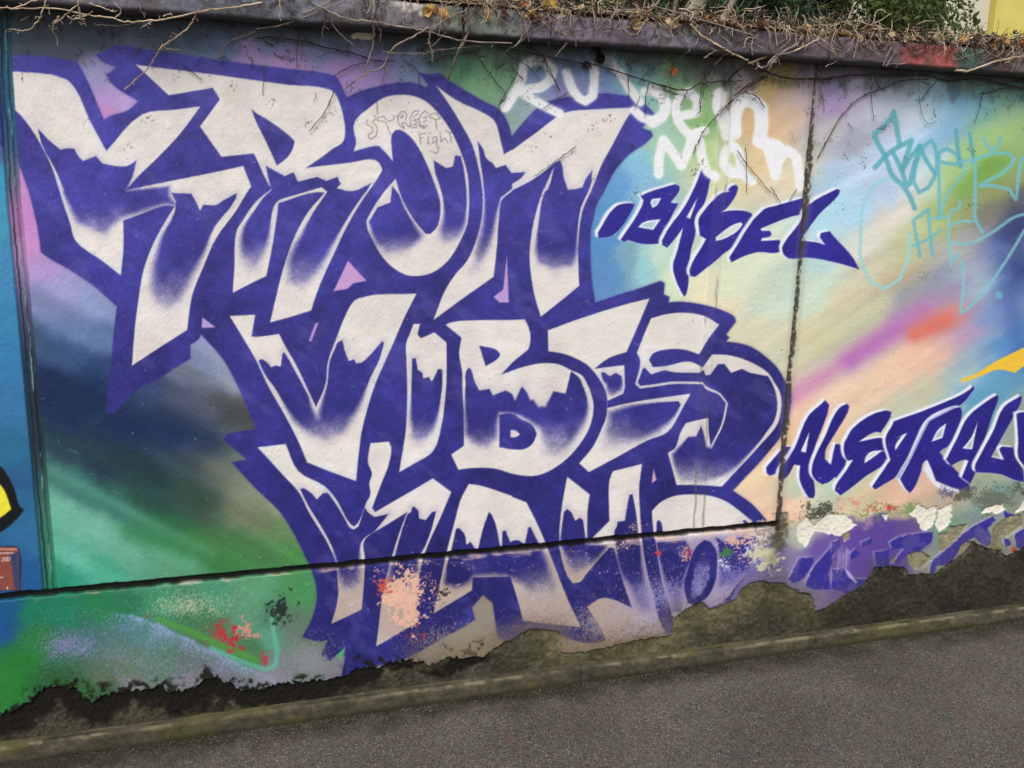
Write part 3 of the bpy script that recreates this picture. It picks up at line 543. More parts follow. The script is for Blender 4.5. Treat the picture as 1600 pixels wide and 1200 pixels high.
for k_, (poly, drips) in LET.items():
    i_ = LID[k_] = new_id('painted_letter', NAMES[k_])
    s, ys, xs = sdf(curve(pts(poly)), 10)
    al = sstep(-0.9, 0.9, s)
    low = sstep(0, 14, gyy[ys, xs] - YG[ys, xs])[..., None]
    lx_ = sstep(930, 1000, gxx[ys, xs])[..., None]; cr = CREAM * (1 - low) + (hexc('#b9a69c') * (1 - lx_) + hexc('#a597b4') * lx_) * low
    cr = cr * (1 + 0.08 * (NM[ys, xs] - .5) + 0.10 * (NL[ys, xs] - .5) + .05 * (STK[ys, xs] - .5))[..., None]
    tint = sstep(.5, .72, lat_t[ys, xs])[..., None]; cr = cr + tint * .25 * (hexc('#dfe0cf') - cr)
    over(ys, xs, al, cr); IDM[ys, xs][al > .5] = i_
    # faint bluish overspray just inside some edges
    over(ys, xs, al * np.exp(-((s - 2) / 3.0) ** 2) * sstep(.55, .75, NL[ys, xs]) * .35, '#bcd4e4')
    for dp, g, soft in drips:
        s2, y2, x2 = sdf(curve(pts(dp), sub=3, corner=35), 24)
        g = pts(g); d = g[1] - g[0]; l2 = float(d @ d)
        t = ((gxx[y2, x2] - g[0][0]) * d[0] + (gyy[y2, x2] - g[0][1]) * d[1]) / l2
        tn = t + (NM[y2, x2] - .5) * .35
        wdt = 0.9 + soft * sstep(-0.8, 0.5, t) * 0.85
        a2 = sstep(-wdt * .75, wdt * .75, s2) * (1 - sstep(0.0, 1.35, tn))
        a2 = np.maximum(a2, .16 * sstep(1.9, .8, tn) * sstep(-14, 6, s2) * sstep(.35, .65, NL[y2, x2] + .15))
        grain = np.clip(a2 + (SPK2[y2, x2] - .5) * 0.9 * (a2 * (1 - a2) * 4), 0, 1)
        a2 = a2 * .55 + grain * .45
        # only inside this letter
        mask = np.zeros_like(a2); full = IDM[y2, x2] == i_
        mask[full] = 1
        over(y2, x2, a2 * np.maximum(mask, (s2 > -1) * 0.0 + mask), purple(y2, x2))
# counters
for s_ in ('a1: 1570,680 a2: 0,705 60,740 200,840 242,882 230,930 195,985 130,1035 60,880 0,760',
           'a2: 850,840 870,815 900,812 960,850 1020,930 1070,1030 1110,1130 1135,1200 b2: 1150,60 1150,150 1130,220 1090,262 1060,262 1000,190 930,80 890,-20 a2: 865,1080 850,950',
           'b2: 1395,960 1500,985 1525,1010 1520,1030 1435,1090', 'c2: 1455,800 1475,820 1530,1030 1385,1040 1420,900',
           'c2: 1520,190 1600,185 c3: 50,215 130,260 155,310 130,370 80,405 20,410 c2: 1520,395',
           'c3: 1090,1195 1110,1120 1150,1020 1200,975 1240,985 1275,1040 1280,1150 d3: 1270,30 1230,120 1160,180 1100,170 1080,100 1080,20',
           'b2: 1535,1140 1600,1068 b3: 100,985 200,1050 0,1115', 'd3: 860,0 920,0 1000,250 1000,350 965,362 930,300'):
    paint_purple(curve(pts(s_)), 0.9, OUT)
paint(curve(pts('c3: -10,288 20,290 50,315 25,330 -10,332')), '#ddd6da', 1)
glow(1092, 905, 1094, 925, 5, '#9088c0', .7)

# --- purple tag words with a cast white edge
TAGS = [
 ('painted_dash', 'purple dash before the word BASEL', 'Z1: 310,310 450,270 525,280 490,360 270,640 110,670 100,610', []),
 ('painted_letter', 'small purple letter B of BASEL', 'Z1: 585,190 700,140 980,55 1030,80 1030,120 930,265 1020,275 960,380 830,720 770,735 600,735 440,690 400,715 360,690 600,310 620,240', ['Z1: 700,260 720,225 820,215 770,300 720,325', 'Z1: 560,545 620,490 815,455 730,575']),
 ('painted_letter', 'small purple letter A of BASEL with a long pointed leg', 'Z1: 1240,0 1273,-100 1330,-110 1380,-40 1370,60 1300,300 1240,370 1200,500 1215,580 1160,820 1140,1000 1110,1300 1083,1338 1010,1200 955,990 1000,830 1070,550 1000,650 890,780 830,745 835,690 1100,290', ['Z1: 1235,210 1150,450 1110,430']),
 ('painted_letter', 'small purple letter S of BASEL', 'Z1: 1500,160 1600,140 Z2: 50,120 110,70 150,65 170,90 150,170 30,340 0,365 100,355 250,360 320,385 335,430 300,520 250,600 150,740 0,850 Z1: 1440,925 1210,1110 1150,1100 1145,1030 1300,740 1330,680 1260,640 1250,560 1250,450 1300,370 1400,250', ['Z1: 1440,660 Z2: 0,590 130,510 200,490 220,515 160,590 0,680 Z1: 1440,700', 'Z1: 1500,370 1600,320 Z2: 30,345 Z1: 1560,365']),
 ('painted_letter', 'small purple letter E of BASEL', 'Z2: 70,890 460,345 600,300 920,210 900,400 760,430 430,560 430,585 530,585 550,625 530,650 440,670 430,700 640,690 665,740 640,830 570,840 400,830 250,870 95,945', []),
 ('painted_letter', 'small purple letter L of BASEL ending in an arrow point', 'Z2: 680,750 900,440 910,390 990,280 1290,110 1330,125 1310,180 1100,390 940,610 900,700 1050,715 1155,745 1095,660 1110,610 1210,590 1250,640 1480,900 1545,1030 1480,1005 1200,930 950,890 750,900 690,860 670,790', []),
 ('painted_dash', 'purple dash before the word AUSTRALIA', 'Z3: 45,870 210,680 240,650 325,655 320,690 260,790 150,930 80,955 50,930', []),
 ('painted_letter', 'first purple letter A of AUSTRALIA', 'Z3: 490,330 640,190 660,165 705,215 690,300 640,440 570,620 520,800 510,900 540,1000 555,1150 540,1190 490,1185 440,1110 395,990 400,850 340,840 280,950 240,990 170,985 190,900 260,800 350,650', ['Z3: 500,500 460,715 410,700']),
 ('painted_letter', 'purple letter U of AUSTRALIA', 'Z3: 820,240 890,205 915,230 900,290 760,530 670,690 660,780 720,840 750,700 770,620 820,630 860,690 880,790 850,920 800,1000 760,970 700,1020 630,1045 560,1000 525,940 525,860 570,730 660,550 745,350', []),
 ('painted_letter', 'purple letter S of AUSTRALIA', 'Z3: 950,460 1290,275 1355,290 1340,350 1240,510 1190,500 1015,600 1290,560 1400,600 1340,780 1200,890 1100,950 920,1090 820,1160 760,1110 770,1060 880,900 950,790 900,800 870,760 860,620 890,560', ['Z3: 1080,770 1130,710 1265,690 1070,825']),
 ('painted_letter', 'purple letter T of AUSTRALIA with a long top bar', 'Z4: 40,390 500,220 830,60 870,20 885,50 740,220 400,355 290,560 200,750 120,870 60,970 0,1010 Z3: 1300,1030 1180,1100 1150,1070 1190,1010 1340,790 1290,570 1370,410', ['Z4: 185,510 60,690 60,640 130,540 75,560']),
 ('painted_letter', 'purple letter R of AUSTRALIA', 'Z4: 415,385 680,250 740,240 755,300 730,420 690,520 620,640 540,690 520,710 600,800 760,970 830,1050 840,1110 800,1120 480,1010 440,900 390,790 350,820 330,900 250,1090 210,1135 170,1100 105,990 210,800 300,600', ['Z4: 440,600 500,480 590,410 550,560']),
 ('painted_letter', 'second purple letter A of AUSTRALIA', 'Z4: 810,350 1060,150 1130,110 1135,150 1070,330 1000,560 940,740 890,930 840,1040 750,975 820,800 780,790 640,850 585,790 705,560', ['Z4: 920,400 860,680 760,670 850,560']),
 ('painted_letter', 'purple letter L of AUSTRALIA', 'Z4: 1190,240 1370,120 1380,150 1340,250 1180,540 1060,760 1190,790 1140,680 1170,650 1290,660 1310,760 1390,900 1400,1020 1300,1000 1150,940 900,920 885,870 945,740 1085,480', []),
 ('painted_letter', 'purple letter I of AUSTRALIA cut by the picture edge', 'Z4: 1320,310 1360,295 1460,300 1560,330 1550,900 1420,880 1340,760 1340,600', []),
]
for nm, lb, poly, holes in TAGS:
    p = curve(pts(poly)); sv = COL.copy() if holes else None
    paint(p + np.array((-.6, .6)), '#dfe0f4', 2.6, None, alpha=.55)
    for dx, dy in ((-2.4, -1.4), (-5.0, -2.6)):
        paint(p + np.array((dx, dy)), '#edf0fa', 1.5, None, alpha=.9)
    keep = {}
    s, ys, xs = sdf(p, 10); al = sstep(-.9, .9, s)
    for h in holes:
        hp = curve(pts(h)); ss, yh, xh = sdf(hp, 10)
        big = np.full(COL.shape[:2], -10, np.float32) if False else None
        # cut the hole out of the letter's coverage
        full = np.zeros((SH, SW), np.float32); full[yh, xh] = sstep(-.9, .9, ss)
        hole = full[ys, xs]
        al = al * (1 - hole)
        COL[yh, xh] += (sv[yh, xh] - COL[yh, xh]) * (full[yh, xh] * sstep(1.0, 4.0, ss + (gxx[yh, xh] * .0))[...] * .7)[..., None]
    t = np.clip(gyy[ys, xs] / 900, 0, 1)[..., None]  # tag purple carries the same haze and fading, lighter towards the top
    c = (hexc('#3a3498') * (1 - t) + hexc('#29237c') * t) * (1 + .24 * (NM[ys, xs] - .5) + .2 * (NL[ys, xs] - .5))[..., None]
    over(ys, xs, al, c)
    i_ = new_id(nm, lb); IDM[ys, xs][al > .5] = i_
paint(curve(pts('Z4: 380,810 440,950 480,1010 800,1125 760,1130 500,1075 440,1020 350,890')), '#e4e6f4', 3)
paint(pts('Z4: 400,372 678,225 682,250 415,385'), '#b9b4ea', 1)
paint(pts('Z4: 60,970 210,750 330,500 400,370 410,395 240,740 100,985'), '#a9b4d8', 1.2)

# --- teal tag
TEAL = new_id('spray_tag', 'thin teal signature tag on the right panel')
for s_, wd, c_ in (('Z5: 400,405 375,260 345,95 300,180 160,300 165,340 260,520 340,720 420,790 500,910 545,1020', 8.5, '#5aa9b2'),
   ('Z5: 170,620 320,470 520,360 500,430 430,640', 8.5, '#5aa9b2'), ('Z5: 340,480 410,620 475,800', 8, '#5aa9b2'), ('Z5: 505,785 560,560 600,415', 8, '#5aa9b2'),
   ('Z5: 430,650 520,510 600,415 640,520 740,680', 7, '#5aa9b2'), ('Z5: 760,680 750,440 710,360 640,420 560,600 540,760 590,865 680,820 750,700', 6.5, '#62afba'),
   ('Z5: 990,620 960,500 860,440 790,480 780,560 870,585 985,590', 6.5, '#62afba'), ('Z5: 945,270 960,420 995,610', 6.5, '#5aa8b8'), ('Z5: 1075,300 1110,520 1115,580', 6, '#5aa8b8'),
   ('Z5: 990,570 1130,550 1300,490 1450,490 1510,540 1440,640 1170,800 1300,800 1460,840 1520,930 1550,700 1580,530', 6, '#76bfc9'),
   ('Z5: 1215,350 1240,410 1290,460 1350,430 1380,340', 6, '#78bcc8'), ('Z5: 780,600 785,850 780,1120', 6, '#70b9c2'), ('Z5: 1065,600 1000,700 840,940 810,1110', 5, '#7cc0c4'),
   ('Z5: 1130,580 1130,1000 Z6: 1130,250 1200,390', 6, '#78bfca'), ('Z5: 330,735 200,755 90,900 30,1130 Z6: 30,400 30,650 120,860 260,930 400,840 480,650 500,400', 5.5, '#9ad4d6'),
   ('Z6: 600,620 540,300 535,275 680,170 690,330 720,600', 6, '#6cb6c4'), ('Z6: 530,520 700,440 800,360', 5, '#74bcc4'), ('Z6: 700,260 870,240 900,180 980,150 985,90', 5, '#7cc2c8'),
   ('Z6: 880,240 880,450 900,710 920,640 960,600 1010,700 1020,900 990,1170 1040,1140 1230,950 1440,650 1610,370', 4.6, '#84c6cc'), ('Z6: 890,320 1000,275 1100,280', 5, '#84c4ca'),
   ('Z6: 900,485 1080,490 1300,380 1500,240 1620,205', 5, '#80c2c6'), ('Z6: 1355,985 1362,995', 11, '#6fb0c4')):
    stroke(curve(pts(s_), False, 4, 30) + rng.normal(0, .35, (1, 2)), wd * .95, c_, 1.3, TEAL, .80)

# --- white fat-cap writing
WH = new_id('spray_tag', 'white blurry spray writing RUben Man across the top')
for s_, wd in (('Z7: 60,540 150,400 200,300 240,130 330,90 430,90 510,170 490,280 400,345 230,370', 12), ('Z7: 210,390 400,510 580,600', 11), ('Z7: 650,205 690,330 760,440 830,480 900,430 915,250 910,150', 11),
   ('Z7: 1050,80 1180,240 1260,370 1355,490', 11), ('Z7: 1300,570 1380,640 1500,670 1580,600 1600,500 1560,420 1450,370 1400,390', 11),
   ('Z8: 0,250 90,300 120,390 90,500 0,560', 13), ('Z8: 270,500 420,470 435,350 350,265 260,310 220,430 250,560 350,680 500,640', 11), ('Z8: 650,290 640,400 680,520 720,680', 17),
   ('Z8: 785,660 790,480 830,370 940,335 1040,420 1045,600 1025,740 1200,800', 17), ('Z8: 55,1060 60,900 100,730 190,850 275,980 340,830 380,690 450,740 480,920 530,1040 600,1080', 11),
   ('Z8: 880,1060 740,1040 680,960 700,840 760,780 830,860 850,960 880,1060 950,1120', 12), ('Z8: 1110,830 1150,960 1180,1070 1210,930 1290,830 1370,890 1400,1000 1425,1180', 12)):
    p = curve(pts(s_), False, 5)
    stroke(p, wd * 1.1, '#e4eee2', 8, None, .5); stroke(p, wd * 1.22, '#fbfdf6', 2.4, WH, 1.0)

# --- marker writing
MK = new_id('marker_writing', 'thin grey marker words STREET FIGHT on the letter O')
for s_ in ('280,295 262,320 260,350 330,390 345,440 280,490 290,525 320,540 380,500 392,400 370,360 330,330 375,290 375,260 350,240', '565,490 500,330 460,315 400,310 400,270 480,250 500,290 540,315 590,300 610,265 595,240',
   '730,410 660,340 650,260 700,192 750,200 762,250 750,295', '690,240 722,240 712,270 685,265', '735,400 700,340 740,330 800,395', '910,220 880,240 850,265', '920,190 860,185 810,280 820,380 850,400 890,390 870,290 845,310',
   '1030,220 990,185 930,260 930,380 980,405 1020,370', '970,275 1020,260', '970,325 1000,315', '1140,410 1125,290 1060,270 1050,235 1130,212 1185,280 1130,292', '940,600 930,520 910,450', '940,480 1000,460', '930,530 970,520',
   '1040,505 1025,590 1060,600', '1040,455 1065,465', '1140,510 1095,515 1090,590 1135,570 1140,515 1140,620 1165,645 1150,720 1060,685', '1180,440 1195,580 1215,545 1245,530 1275,580', '1320,580 1300,470 1250,430', '1300,470 1335,430', '400,225 392,80'):
    stroke(curve(pts('Y4: ' + s_), False, 4), 1.3, '#6e6468', .8, MK, .85)

# --- left panel: painted shapes cut by the picture edge
BK = new_id('painted_shape', 'black edged yellow shape on the blue left panel')
paint(curve(pts('Y3: -200,160 -60,170 0,205 40,250 100,370 130,470 160,500 140,530 60,610 0,650 -200,700')), '#17181b', 1.3, BK)
paint(curve(pts('Y3: -160,300 0,330 30,370 75,495 0,552 -160,600')), '#efe23c', 1.2, BK)
RC = new_id('painted_shape', 'brick red painted card with pale figures on the blue left panel')
paint(curve(pts('Y3: -250,736 115,742 132,765 138,1040 -250,1052')), '#2a3550', 1, RC)
paint(pts('Y3: -250,745 112,750 122,765 128,1035 -250,1045'), '#8a4a42', 1, RC)
paint(pts('Y3: 70,800 118,780 126,1030 100,1030'), '#35406a', 3)
stroke(pts('Y3: -200,760 112,765'), 1.6, '#dcbf92', .8)
for s_ in ('Y3: 10,822 26,820 26,830 10,842 28,842', 'Y3: 33,822 46,820 47,840 34,842 33,822', 'Y3: 52,820 66,819 66,838 53,840 52,820'):
    stroke(pts(s_), 1.0, '#d8d4c4', .6)
stroke(pts('Y3: 0,792 30,790'), 1.6, '#d8cfc4', .8); stroke(pts('Y3: 40,790 90,788'), 1.6, '#d8cfc4', .8); stroke(pts('Y3: 0,953 20,952'), 1.5, '#e0d4c4', .7); stroke(pts('Y3: 48,1020 50,1030'), 2, '#e0d4c4', .7)

# --- plinth odds and ends
def blot(x, y, r, c, dens=.5, sc_=3.0, sd_=0, soft=.045, alpha=.95, ax=1.0, ay=1.0):
    """paint flaked away in a ragged patch, another layer showing"""
    p = np.array([(x - r * ax, y - r * ay), (x + r * ax, y + r * ay)]); ys, xs = window(p, r * .5 + 2)
    d = np.hypot((gxx[ys, xs] - x) / ax, (gyy[ys, xs] - y) / ay) / r
    X_, Y_ = gxx[ys, xs], gyy[ys, xs]; q2 = max(r / 2.2, 4)
    d = d + (fbm(X_ / q2, Y_ / q2, 2, 60 + sd_) - .5) * 1.5
    n = fbm(X_ / (sc_ * .75), Y_ / (sc_ * .75), 3, 20 + sd_)
    al = sstep(1 - dens - soft, 1 - dens + soft, n + (1 - d) * .55 - .32) * sstep(1.25, .95, d) * alpha
    over(ys, xs, al, c)
def mist(x, y, r, c, dens, ax=1.0, ay=1.0, rot=0.0):
    """fine overspray, dots thinning out from the middle"""
    ys, xs = window(np.array([(x - r * ax * 1.4, y - r * 1.2), (x + r * ax * 1.4, y + r * 1.2)]), 2)
    dx, dy = gxx[ys, xs] - x, gyy[ys, xs] - y; c_, s_ = math.cos(rot), math.sin(rot)
    d2 = ((dx * c_ + dy * s_) / (r * ax)) ** 2 + ((dy * c_ - dx * s_) / (r * ay)) ** 2
    k_ = np.exp(-d2 * 1.6) * (.6 + .8 * NM[ys, xs])
    over(ys, xs, sstep(.0, .16, SPK2[ys, xs] - 1 + dens * k_ + .22) * .8, c); over(ys, xs, k_ * dens * .13, c)
ED = curve(pts('P: 60,948 110,948 170,955 230,970 300,1000 360,1030 430,1062'), False, 6)
poly = np.vstack([ED, [(430, 1120), (60, 1120)]])
s2, y2, x2 = sdf(poly, 10); X_, Y_ = gxx[y2, x2], gyy[y2, x2]
dpt = np.clip(Y_ - np.interp(X_, ED[:, 0], ED[:, 1]), 0, 200)
kd = np.exp(-dpt / 30) * sstep(90, 230, X_ + (NL[y2, x2] - .5) * 120) * (.4 + 1.2 * NM[y2, x2]) + .5 * np.exp(-((dpt - 70) / 26) ** 2) * sstep(120, 200, X_)
lav = hexc('#93a6d4') * np.exp(-dpt / 40)[..., None] + hexc('#948ca8') * (1 - np.exp(-dpt / 40))[..., None]
al_ = (sstep(0, .16, SPK2[y2, x2] - .76 + .42 * kd) * .72 + .16 * kd) * sstep(-3, 3, s2 + (NM[y2, x2] - .5) * 8)
over(y2, x2, np.clip(al_, 0, 1), lav)
mist(110, 1008, 36, '#8f86b8', .48, 1.6, .8); mist(300, 945, 34, '#b8c4a4', .46, 2.2, .7); mist(480, 1030, 40, '#8c8a94', .6, 1.2, 1.0); mist(420, 1060, 30, '#8c8894', .6, 2.0, .6)
stroke(curve(pts('P: 250,968 300,988 350,1010 400,1032'), False, 5), 10, '#4f9a3c', 4, None, .75)
stroke(curve(pts('P: 330,1012 380,1034 415,1047 430,1040 433,1020 428,990 424,962'), False, 6), 7, '#63b394', 2.2, None, .8)
mist(720, 1000, 40, '#948a7c', .55, 2.0, .6)
mist(1035, 930, 46, '#9a90bc', .46, 1.3, .8); mist(1150, 905, 40, '#8a80bc', .5, 1.0, .9); mist(950, 975, 50, '#a8968e', .7, 1.4, .7); mist(720, 1000, 40, '#948a7c', .55, 2.0, .6)
blot(350, 990, 26, '#b8323c', .48, 3, 1); blot(385, 985, 20, '#d08c7c', .5, 4, 2); blot(365, 1005, 18, '#b8303c', .5, 4, 3); blot(412, 1030, 20, '#b04048', .48, 4, 4, ax=.5); blot(232, 960, 6, '#c03a44', .5, 3, 5)
blot(440, 950, 26, '#26302c', .5, 4, 13); blot(430, 965, 16, '#2c3a30', .5, 4, 14)
# salmon patch where the letter has peeled
blot(625, 930, 42, '#e9b79c', .55, 5, 15, ay=1.2); blot(640, 965, 28, '#e7b59c', .6, 5, 16); blot(600, 915, 20, '#cc5648', .44, 3, 17); blot(648, 992, 18, '#a83038', .42, 3, 18); blot(655, 915, 40, '#e6b8a0', .40, 2.4, 19, ay=1.1)
blot(690, 925, 18, '#3c3428', .45, 3, 20)
# scraped lower right of the letters
for x, y, r, c_, de, s_ in ((1070, 860, 26, '#cfa49a', .38, 2.0), (1150, 850, 34, '#dcb4a4', .42, 3.5), (1075, 862, 9, '#b84c58', .5, 2.4), (1030, 865, 9, '#b44858', .48, 2.4), (1135, 866, 12, '#46803f', .56, 3), (1175, 865, 20, '#d8dce8', .48, 3), (1130, 882, 14, '#cfd0ec', .46, 2.4),
     (1170, 835, 26, '#e0b4a0', .46, 3.5), (980, 850, 60, '#e0bca8', .28, 2.0), (1190, 840, 28, '#dcd4c4', .44, 4), (1195, 865, 30, '#cfcba8', .55, 6), (1205, 880, 26, '#c8c4a0', .5, 6)):
    blot(x, y, r, c_, de, s_, int(x + y) % 97)
def speck(x, y, r, c_, al):
    for _ in range(rng.integers(1, 4)):
        a_ = rng.normal(0, r, 2); b_ = a_ + rng.normal(0, r * .8, 2)
        stroke(np.array([(x + a_[0], y + a_[1]), (x + b_[0], y + b_[1])]), rng.uniform(.4, 1.0) * r * .7, c_, .6, None, al)
for i in range(170):
    x = rng.uniform(520, 1210); y = np.interp(x, [0, 1215], [937, 826]) + rng.exponential(24)
    speck(x, y, rng.uniform(.6, 2.2), str(rng.choice(np.array(['#e8e0e4', '#e6c4b4', '#d8cfe8', '#cfc8d8']))), rng.uniform(.4, .9))
for i in range(110):   # chips of paint along the lettering on the right
    x = rng.uniform(1230, 1600); y = rng.uniform(690, 800)
    speck(x, y, rng.uniform(.5, 1.4), str(rng.choice(np.array(['#ece6e0', '#e8dcd0', '#5c5c50', '#d88080']))), rng.uniform(.4, .9))
for x, y, r, c_, de in ((1380, 793, 26, '#cc4f50', .42), (1393, 793, 9, '#cf3f44', .6), (1370, 800, 40, '#6f8c50', .40), (1420, 800, 34, '#7f9a60', .42), (1280, 798, 34, '#4c5044', .44), (1500, 775, 50, '#5c5c50', .40), (1560, 780, 60, '#6c7060', .40), (1590, 765, 30, '#50503f', .42), (1480, 770, 26, '#6c6480', .40), (1330, 785, 30, '#d88c80', .38)):
    blot(x, y, r, c_, de, 2.4, int(x), ay=.6)
# remains of the lower word on the right, mostly fallen off with the render
LOW = [('Y1: 1330,385 1440,375 1450,410 1370,550 1260,600 1240,560', 0), ('Y1: 1600,280 1600,430 1560,520 1600,640 1440,645 1380,610 1440,470 1560,330', 0), ('Y2: 0,470 60,440 80,480 20,560 0,560', 0),
       ('Y2: 0,690 60,690 90,680 140,760 320,775 240,850 110,890 60,870 0,850', 0), ('Y2: 240,470 330,430 330,480 260,500', 0), ('Y2: 350,550 470,530 480,660 370,665', 0), ('Y2: 480,470 560,420 840,380 830,450 740,530 640,560 540,665 500,650 600,520 500,520', 0),
       ('Y2: 1020,460 1130,360 1340,250 1360,280 1300,350 1340,440 1300,500 1240,480 1190,420 1100,470 1060,530 990,640 880,660 850,720 810,730 830,640 940,530', 0), ('Y2: 1430,200 1520,240 1440,270', 0), ('Y2: 1520,400 1640,330 1640,510 1540,520', 0), ('Y2: 1430,430 1480,440 1500,490 1440,500', 0), ('Y2: 150,560 200,520 230,560 160,610', 0)]
for s_, _ in LOW:
    p = curve(pts(s_), sub=3)
    paint(p + np.array((-2.6, -1.6)), '#b8b0d8', 2.2, alpha=.5)
    sw, yw, xw = sdf(p, 10); aw = sstep(-.9, .9, sw + (NF[yw, xw] - .5) * 3.5) * (.72 + .28 * sstep(.36, .5, NM[yw, xw])) * (.8 + .2 * sstep(.22, .34, NF[yw, xw]))
    over(yw, xw, aw, hexc('#37308c') * (1 + .3 * (NM[yw, xw] - .5))[..., None])
paint(curve(pts('Y2: 110,680 150,720 210,800 200,810 130,740')), '#c8c4e8', 1, alpha=.8); paint(pts('Y2: 1495,510 1530,505 1535,545 1500,555'), '#c8403c', 1)
paint(curve(pts('Y2: 480,395 600,330 0,270 0,330 300,380')), '#5a3f94', 12, alpha=.35)
for i in range(26):
    x0 = rng.uniform(1308, 1328); stroke(np.array([(x0, 850 + rng.uniform(0, 20)), (x0 - rng.uniform(0, 8), 870 + rng.uniform(0, 25))]), .8, '#b0a4cc', .7, None, .6)

paint_ring = curve(pts('c3: 1090,1195 1110,1120 1150,1020 1200,975 1240,985 1275,1040 1280,1150 d3: 1270,30 1230,120 1160,180 1100,170 1080,100 1080,20'))
s, ys, xs = sdf(paint_ring, 30)
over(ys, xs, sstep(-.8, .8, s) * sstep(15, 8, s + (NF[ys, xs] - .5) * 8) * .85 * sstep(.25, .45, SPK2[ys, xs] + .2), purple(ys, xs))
over(ys, xs, sstep(8, 13, s + (NF[ys, xs] - .5) * 8) * sstep(868, 892, gyy[ys, xs]) * (.35 + .5 * sstep(.4, .6, SPK2[ys, xs])), '#968ebe')
# --- dark grime, moss in the joints (stains with a shape of their own)
G = sstep(26, 4, np.abs(gxx - XR) + (NF - .5) * 30) * (gyy > YG - 20) * sstep(YG + 90, YG + 10, gyy) * sstep(.35, .6, NM)
COL += (G * .8)[..., None] * (hexc('#3a3526') - COL)
JW = np.interp(gyy, [100, 107, 170, 205, 260, 320, 340, 420, 600, 690, 720, 817], [1.2, 1.4, 1.8, 3.5, 5.5, 5.0, 3.6, 3.0, 3.6, 4.6, 3.4, 3.6])
JN = lat(3.2, 7, 3, 32)
J = sstep(JW + .9, JW - .9, np.abs(gxx - XR + (JN - .5) * 5)) * (gyy < YG + 10) * (gyy > 100)
COL += (J * .95 * sstep(.26, .5, lat(2.4, 4, 2, 31) + .06))[..., None] * (hexc('#2a241e') - COL)
J2 = sstep(14, 4, np.abs(gxx - XR)) * (gyy < YG) * .25
COL += J2[..., None] * (hexc('#8a8578') - COL)
XS = np.interp(gyy, [105, 300, 600, 825], [1137, 1126, 1100, 1091])        # filled strip
Sx = sstep(11, 8, np.abs(gxx - XS)) * (gyy < YG)
COL += (Sx * (.07 + .30 * sstep(300, 120, gyy)))[..., None] * (hexc('#8c8884') - COL)
Sx2 = sstep(2.4, .6, np.abs(np.abs(gxx - XS + (NM - .5) * 5) - 7)) * (gyy < YG) * sstep(.46, .64, lat(6, 50, 3, 35))
COL += (Sx2 * .45)[..., None] * (hexc('#5c564c') - COL)
# left joint, dark sealant with pink and teal overspray
Lj = sstep(13, 9, np.abs(gxx - XJ - 1)) * (gyy < YG)
jc = np.empty_like(COL)
for ch in range(3):
    jc[..., ch] = np.interp(gyy, [0, 75, 200, 280, 330, 400, 470, 560, 700, 800, 900], [hexc(h)[ch] for h in ('#2c4450', '#2c5868', '#2c5c74', '#5c6478', '#9c6a98', '#a27ca4', '#5c5474', '#283440', '#28343c', '#3c6c5c', '#2c7858')])
COL += (Lj * .9)[..., None] * (jc - COL)
ln = sstep(2.4, .8, np.abs(gxx - XJ + 4 + (NM - .5) * 6)) * (gyy < YG) * (gyy > 20)
COL += (ln * .75)[..., None] * (hexc('#14222c') - COL)
ln = sstep(1.6, .5, np.abs(gxx - XJ - 4 + (NM - .5) * 4)) * (gyy < YG) * sstep(.5, .62, lat(3, 40, 3, 40))
COL += (ln * .8)[..., None] * (hexc('#9fc4cc') - COL)
# soot and algae run-off under the coping
YC = np.interp(gxx, [-320, 250, 800, 1600, 1960], [-20, 16, 62, 114, 136])
T = sstep(46, 6, gyy - YC - 6 + (NM - .5) * 60 + (lat(8, 60, 3, 51) - .5) * 40)
COL += (T * .55)[..., None] * (hexc('#45484a') - COL)
# scuffs and thin scratches across the big letters
for i in range(320):
    x, y = rng.uniform(40, 1230), rng.uniform(100, 1000); a_ = rng.normal(.2, .9); l_ = rng.exponential(7) + 1.5
    stroke(np.array([(x, y), (x + l_ * math.cos(a_), y + l_ * math.sin(a_))]), rng.uniform(.4, 1.0), '#a9a4d0' if rng.random() < .7 else '#e4dedc', .7, None, rng.uniform(.08, .4))
# pads left behind by torn-off climbers
for i in range(170):
    cx_, cy_ = rng.uniform(10, 1600), 0
    cy_ = np.interp(cx_, [0, 1600], [30, 120]) + rng.exponential(75)
    if cy_ > 560: continue
    for j in range(rng.integers(3, 13)):
        x = cx_ + rng.normal(0, 5); y = cy_ + rng.normal(0, 5)
        stroke(np.array([(x, y), (x + rng.normal(0, 1.4), y + rng.normal(0, 1.4))]), rng.uniform(.6, 1.5), '#3c3430', .7, None, rng.uniform(.5, .95))
for i in range(900):   # stray flecks
    x, y = rng.uniform(-50, 1650), rng.uniform(60, 960)
    c_ = '#e8e4e0' if rng.random() < .55 else '#3a342e'
    stroke(np.array([(x, y), (x + rng.normal(0, .8), y + rng.normal(0, .8))]), rng.uniform(.4, 1.1), c_, .6, None, rng.uniform(.3, .8))

